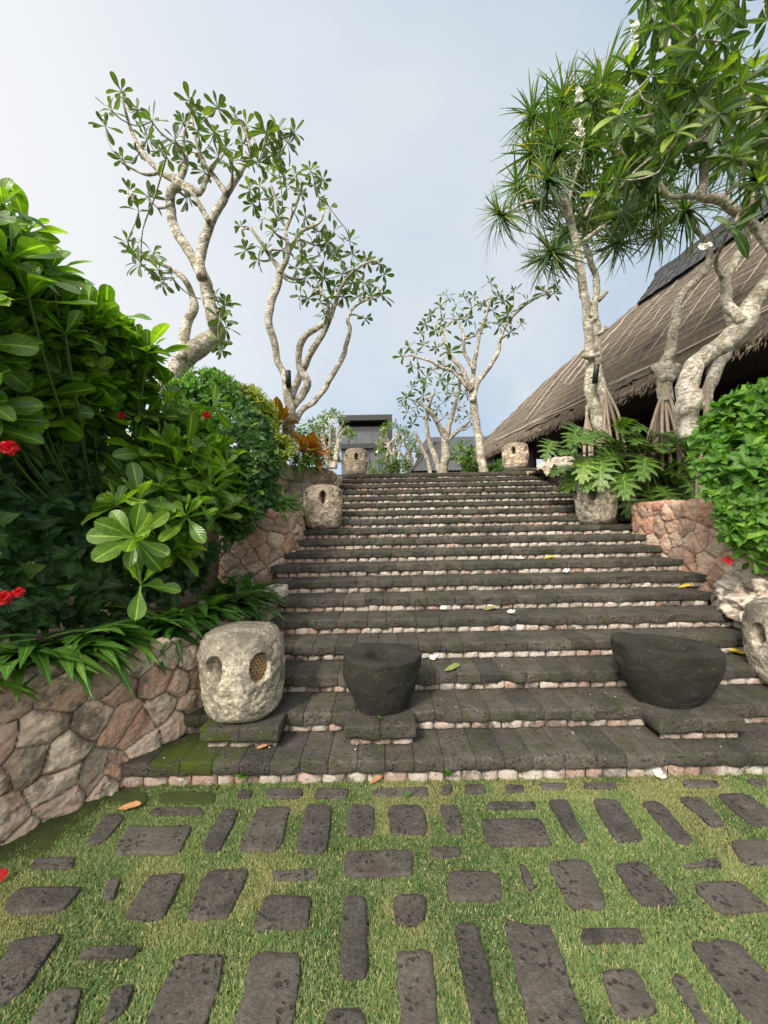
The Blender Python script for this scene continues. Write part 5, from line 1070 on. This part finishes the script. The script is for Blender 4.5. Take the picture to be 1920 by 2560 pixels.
# ------------------------------------------------------------------ fallen flowers and leaves, sprouts
def on_stairs(dx, dy):
    for k in range(0, 20):
        p = gnd(dx*K, dy*K, k*H_+.004)
        if (NOSE(k) if k else -9) <= p[1] <= NOSE(k+1)+.04: return p
    return p
for dx, dy, r, lab in ((958, 1319, .050, 'white fallen frangipani flower on the fifth step left of the green leaf'), (1105, 1327, .048, 'white fallen frangipani flower on the fifth step right of the green leaf'), (937, 1426, .045, 'white fallen frangipani flower on the third step above the left mortar'), (1225, 1238, .055, 'white fallen frangipani flower high on the seventh step'), (1122, 1209, .055, 'small white fallen flower on the eighth step near the two yellow leaves'), (1423, 1681, .042, 'cream fallen frangipani flower lying on the grass below the oval mortar')):
    p = on_stairs(dx, dy); root = thing('fallen_flower', lab, 'flower', p, 'fallen frangipani flowers'); mb = MB(); blossom(mb, p+np.array([0, 0, .012]), nrm(np.array([random.gauss(0, .15), -.25, 1])), r, 5, 70); mb.build('petals', M['petal'], root)
    mb = MB(); mb.tube([p+[0, 0, .008], p+[0, 0, .018]], [.005, .008], 8); mb.build('heart', M['yolk'], root)
def fleaf(dx, dy, L, m_, lab, az):
    p = on_stairs(dx, dy)+np.array([0, 0, .012]); d = np.array([math.cos(az), math.sin(az), .05]); n_ = nrm(np.array([.1, -.3, 1])); n_ = nrm(n_-d*np.dot(n_, d)); tpx = leaf_tpl(.17, P_lance, 8, .4, -.12, .2, 2); mb = MB()
    mb.inst(tpx, np.stack([np.cross(d, n_)*L, d*L, n_*L], -1)[None], (p-d*L/2)[None], [.5]); tag(mb.build('fallen_leaf', M[m_], loc=p), lab, 'leaf')
for a in ((1093, 1238, .13, 'yleaf', 'yellow fallen leaf lying against the riser of the eighth step', .2), (1191, 1178, .13, 'yleaf', 'small yellow leaf on the ninth step, the higher of two', .1), (1186, 1207, .17, 'yleaf', 'yellow green leaf on the eighth step, the lower of two', .2), (1478, 1270, .16, 'yleaf', 'brownish yellow leaf on the sixth step near the white boulder', .0), (1058, 1318, .15, 'gleaf', 'green fallen leaf on the fifth step between two white flowers', .25), (976, 1447, .17, 'gleaf', 'olive fallen leaf on the edge of the third step', .55), (1598, 1414, .20, 'yleaf', 'yellow fallen leaf on the third step left of the edge lantern', 3.0), (565, 1618, .08, 'bleaf', 'curled tan leaf on the lowest step below the large grey lantern', .2), (811, 1690, .10, 'bleaf', 'brown dead leaf at the foot of the stairs below the round mortar', .6), (280, 1748, .14, 'bleaf', 'orange brown leaf on the mossy grass near the low wall', .1)): fleaf(*a)
for dx, dy, s_, lab in ((968, 1690, .10, 'tiny sapling sprouting from the foot of the stairs below the round mortar'), (880, 1724, .045, 'small bright sprout in the dry grass below the stairs'), (820, 1556, .035, 'tiny weed growing at the base of the round mortar'), (525, 1690, .10, 'tuft of weeds at the mossy left foot of the stairs')):
    p = on_stairs(dx, dy) if dy > 1600 else gnd(dx*K, dy*K, .30); lv = Leaves(T_ovate); lv.rosette(p+np.array([0, 0, s_*.5]), (0, -.2, 1), 9 if dy != 1690 or dx > 600 else 22, s_*.6, 10, 85); lv.flush(mb := MB()); mb.tube([p, p+[0, 0, s_*.5]], .003, 5); tag(mb.build('weed_sprout', M['bright'], loc=p), lab, 'weed')
n = 70; mb = MB()   # scattered small petals
q = samp([(560, 1400), (1640, 1380), (1640, 1640), (300, 1640)], n); P = np.array([on_stairs(*a) for a in q])+[0, 0, .004]; tp = leaf_tpl(.5, P_obov, 3, 0, .1, 0, 2); az = rng.random(n)*6.28; d = np.c_[np.cos(az), np.sin(az), az*0]; nn = np.tile([0, 0, 1.0], (n, 1)); L = rng.uniform(.006, .014, n)[:, None]
mb.inst(tp, np.stack([np.cross(d, nn)*L, d*L, nn*L], -1), P, rng.random(n)); tag(mb.build('petal_litter', M['petal'], loc=P[0]), 'tiny pale petal crumbs sprinkled over the lower steps', 'litter', kind='stuff')

c = at(1571, 1212, 3.86); fr = thing('fallen_flower', 'red fallen hibiscus flower resting on top of the white coral boulder', 'flower', c); mb = MB(); blossom(mb, c, nrm(np.array([-.2, -.6, .7])), .05, 5, 66, T_redp); mb.build('petals', M['red_petal'], fr); mb = MB(); mb.tube([c, c+np.array([-.01, -.04, .035])], .003, 5); mb.build('stamen', M['red_petal'], fr)
c = gnd(4*K, 1892*K, .03); fr = thing('fallen_flower', 'red fallen flower on the grass at the left edge of the lawn', 'flower', c); mb = MB(); blossom(mb, c, nrm(np.array([.1, -.5, .8])), .03, 5, 60, T_redp); mb.build('petals', M['red_petal'], fr)
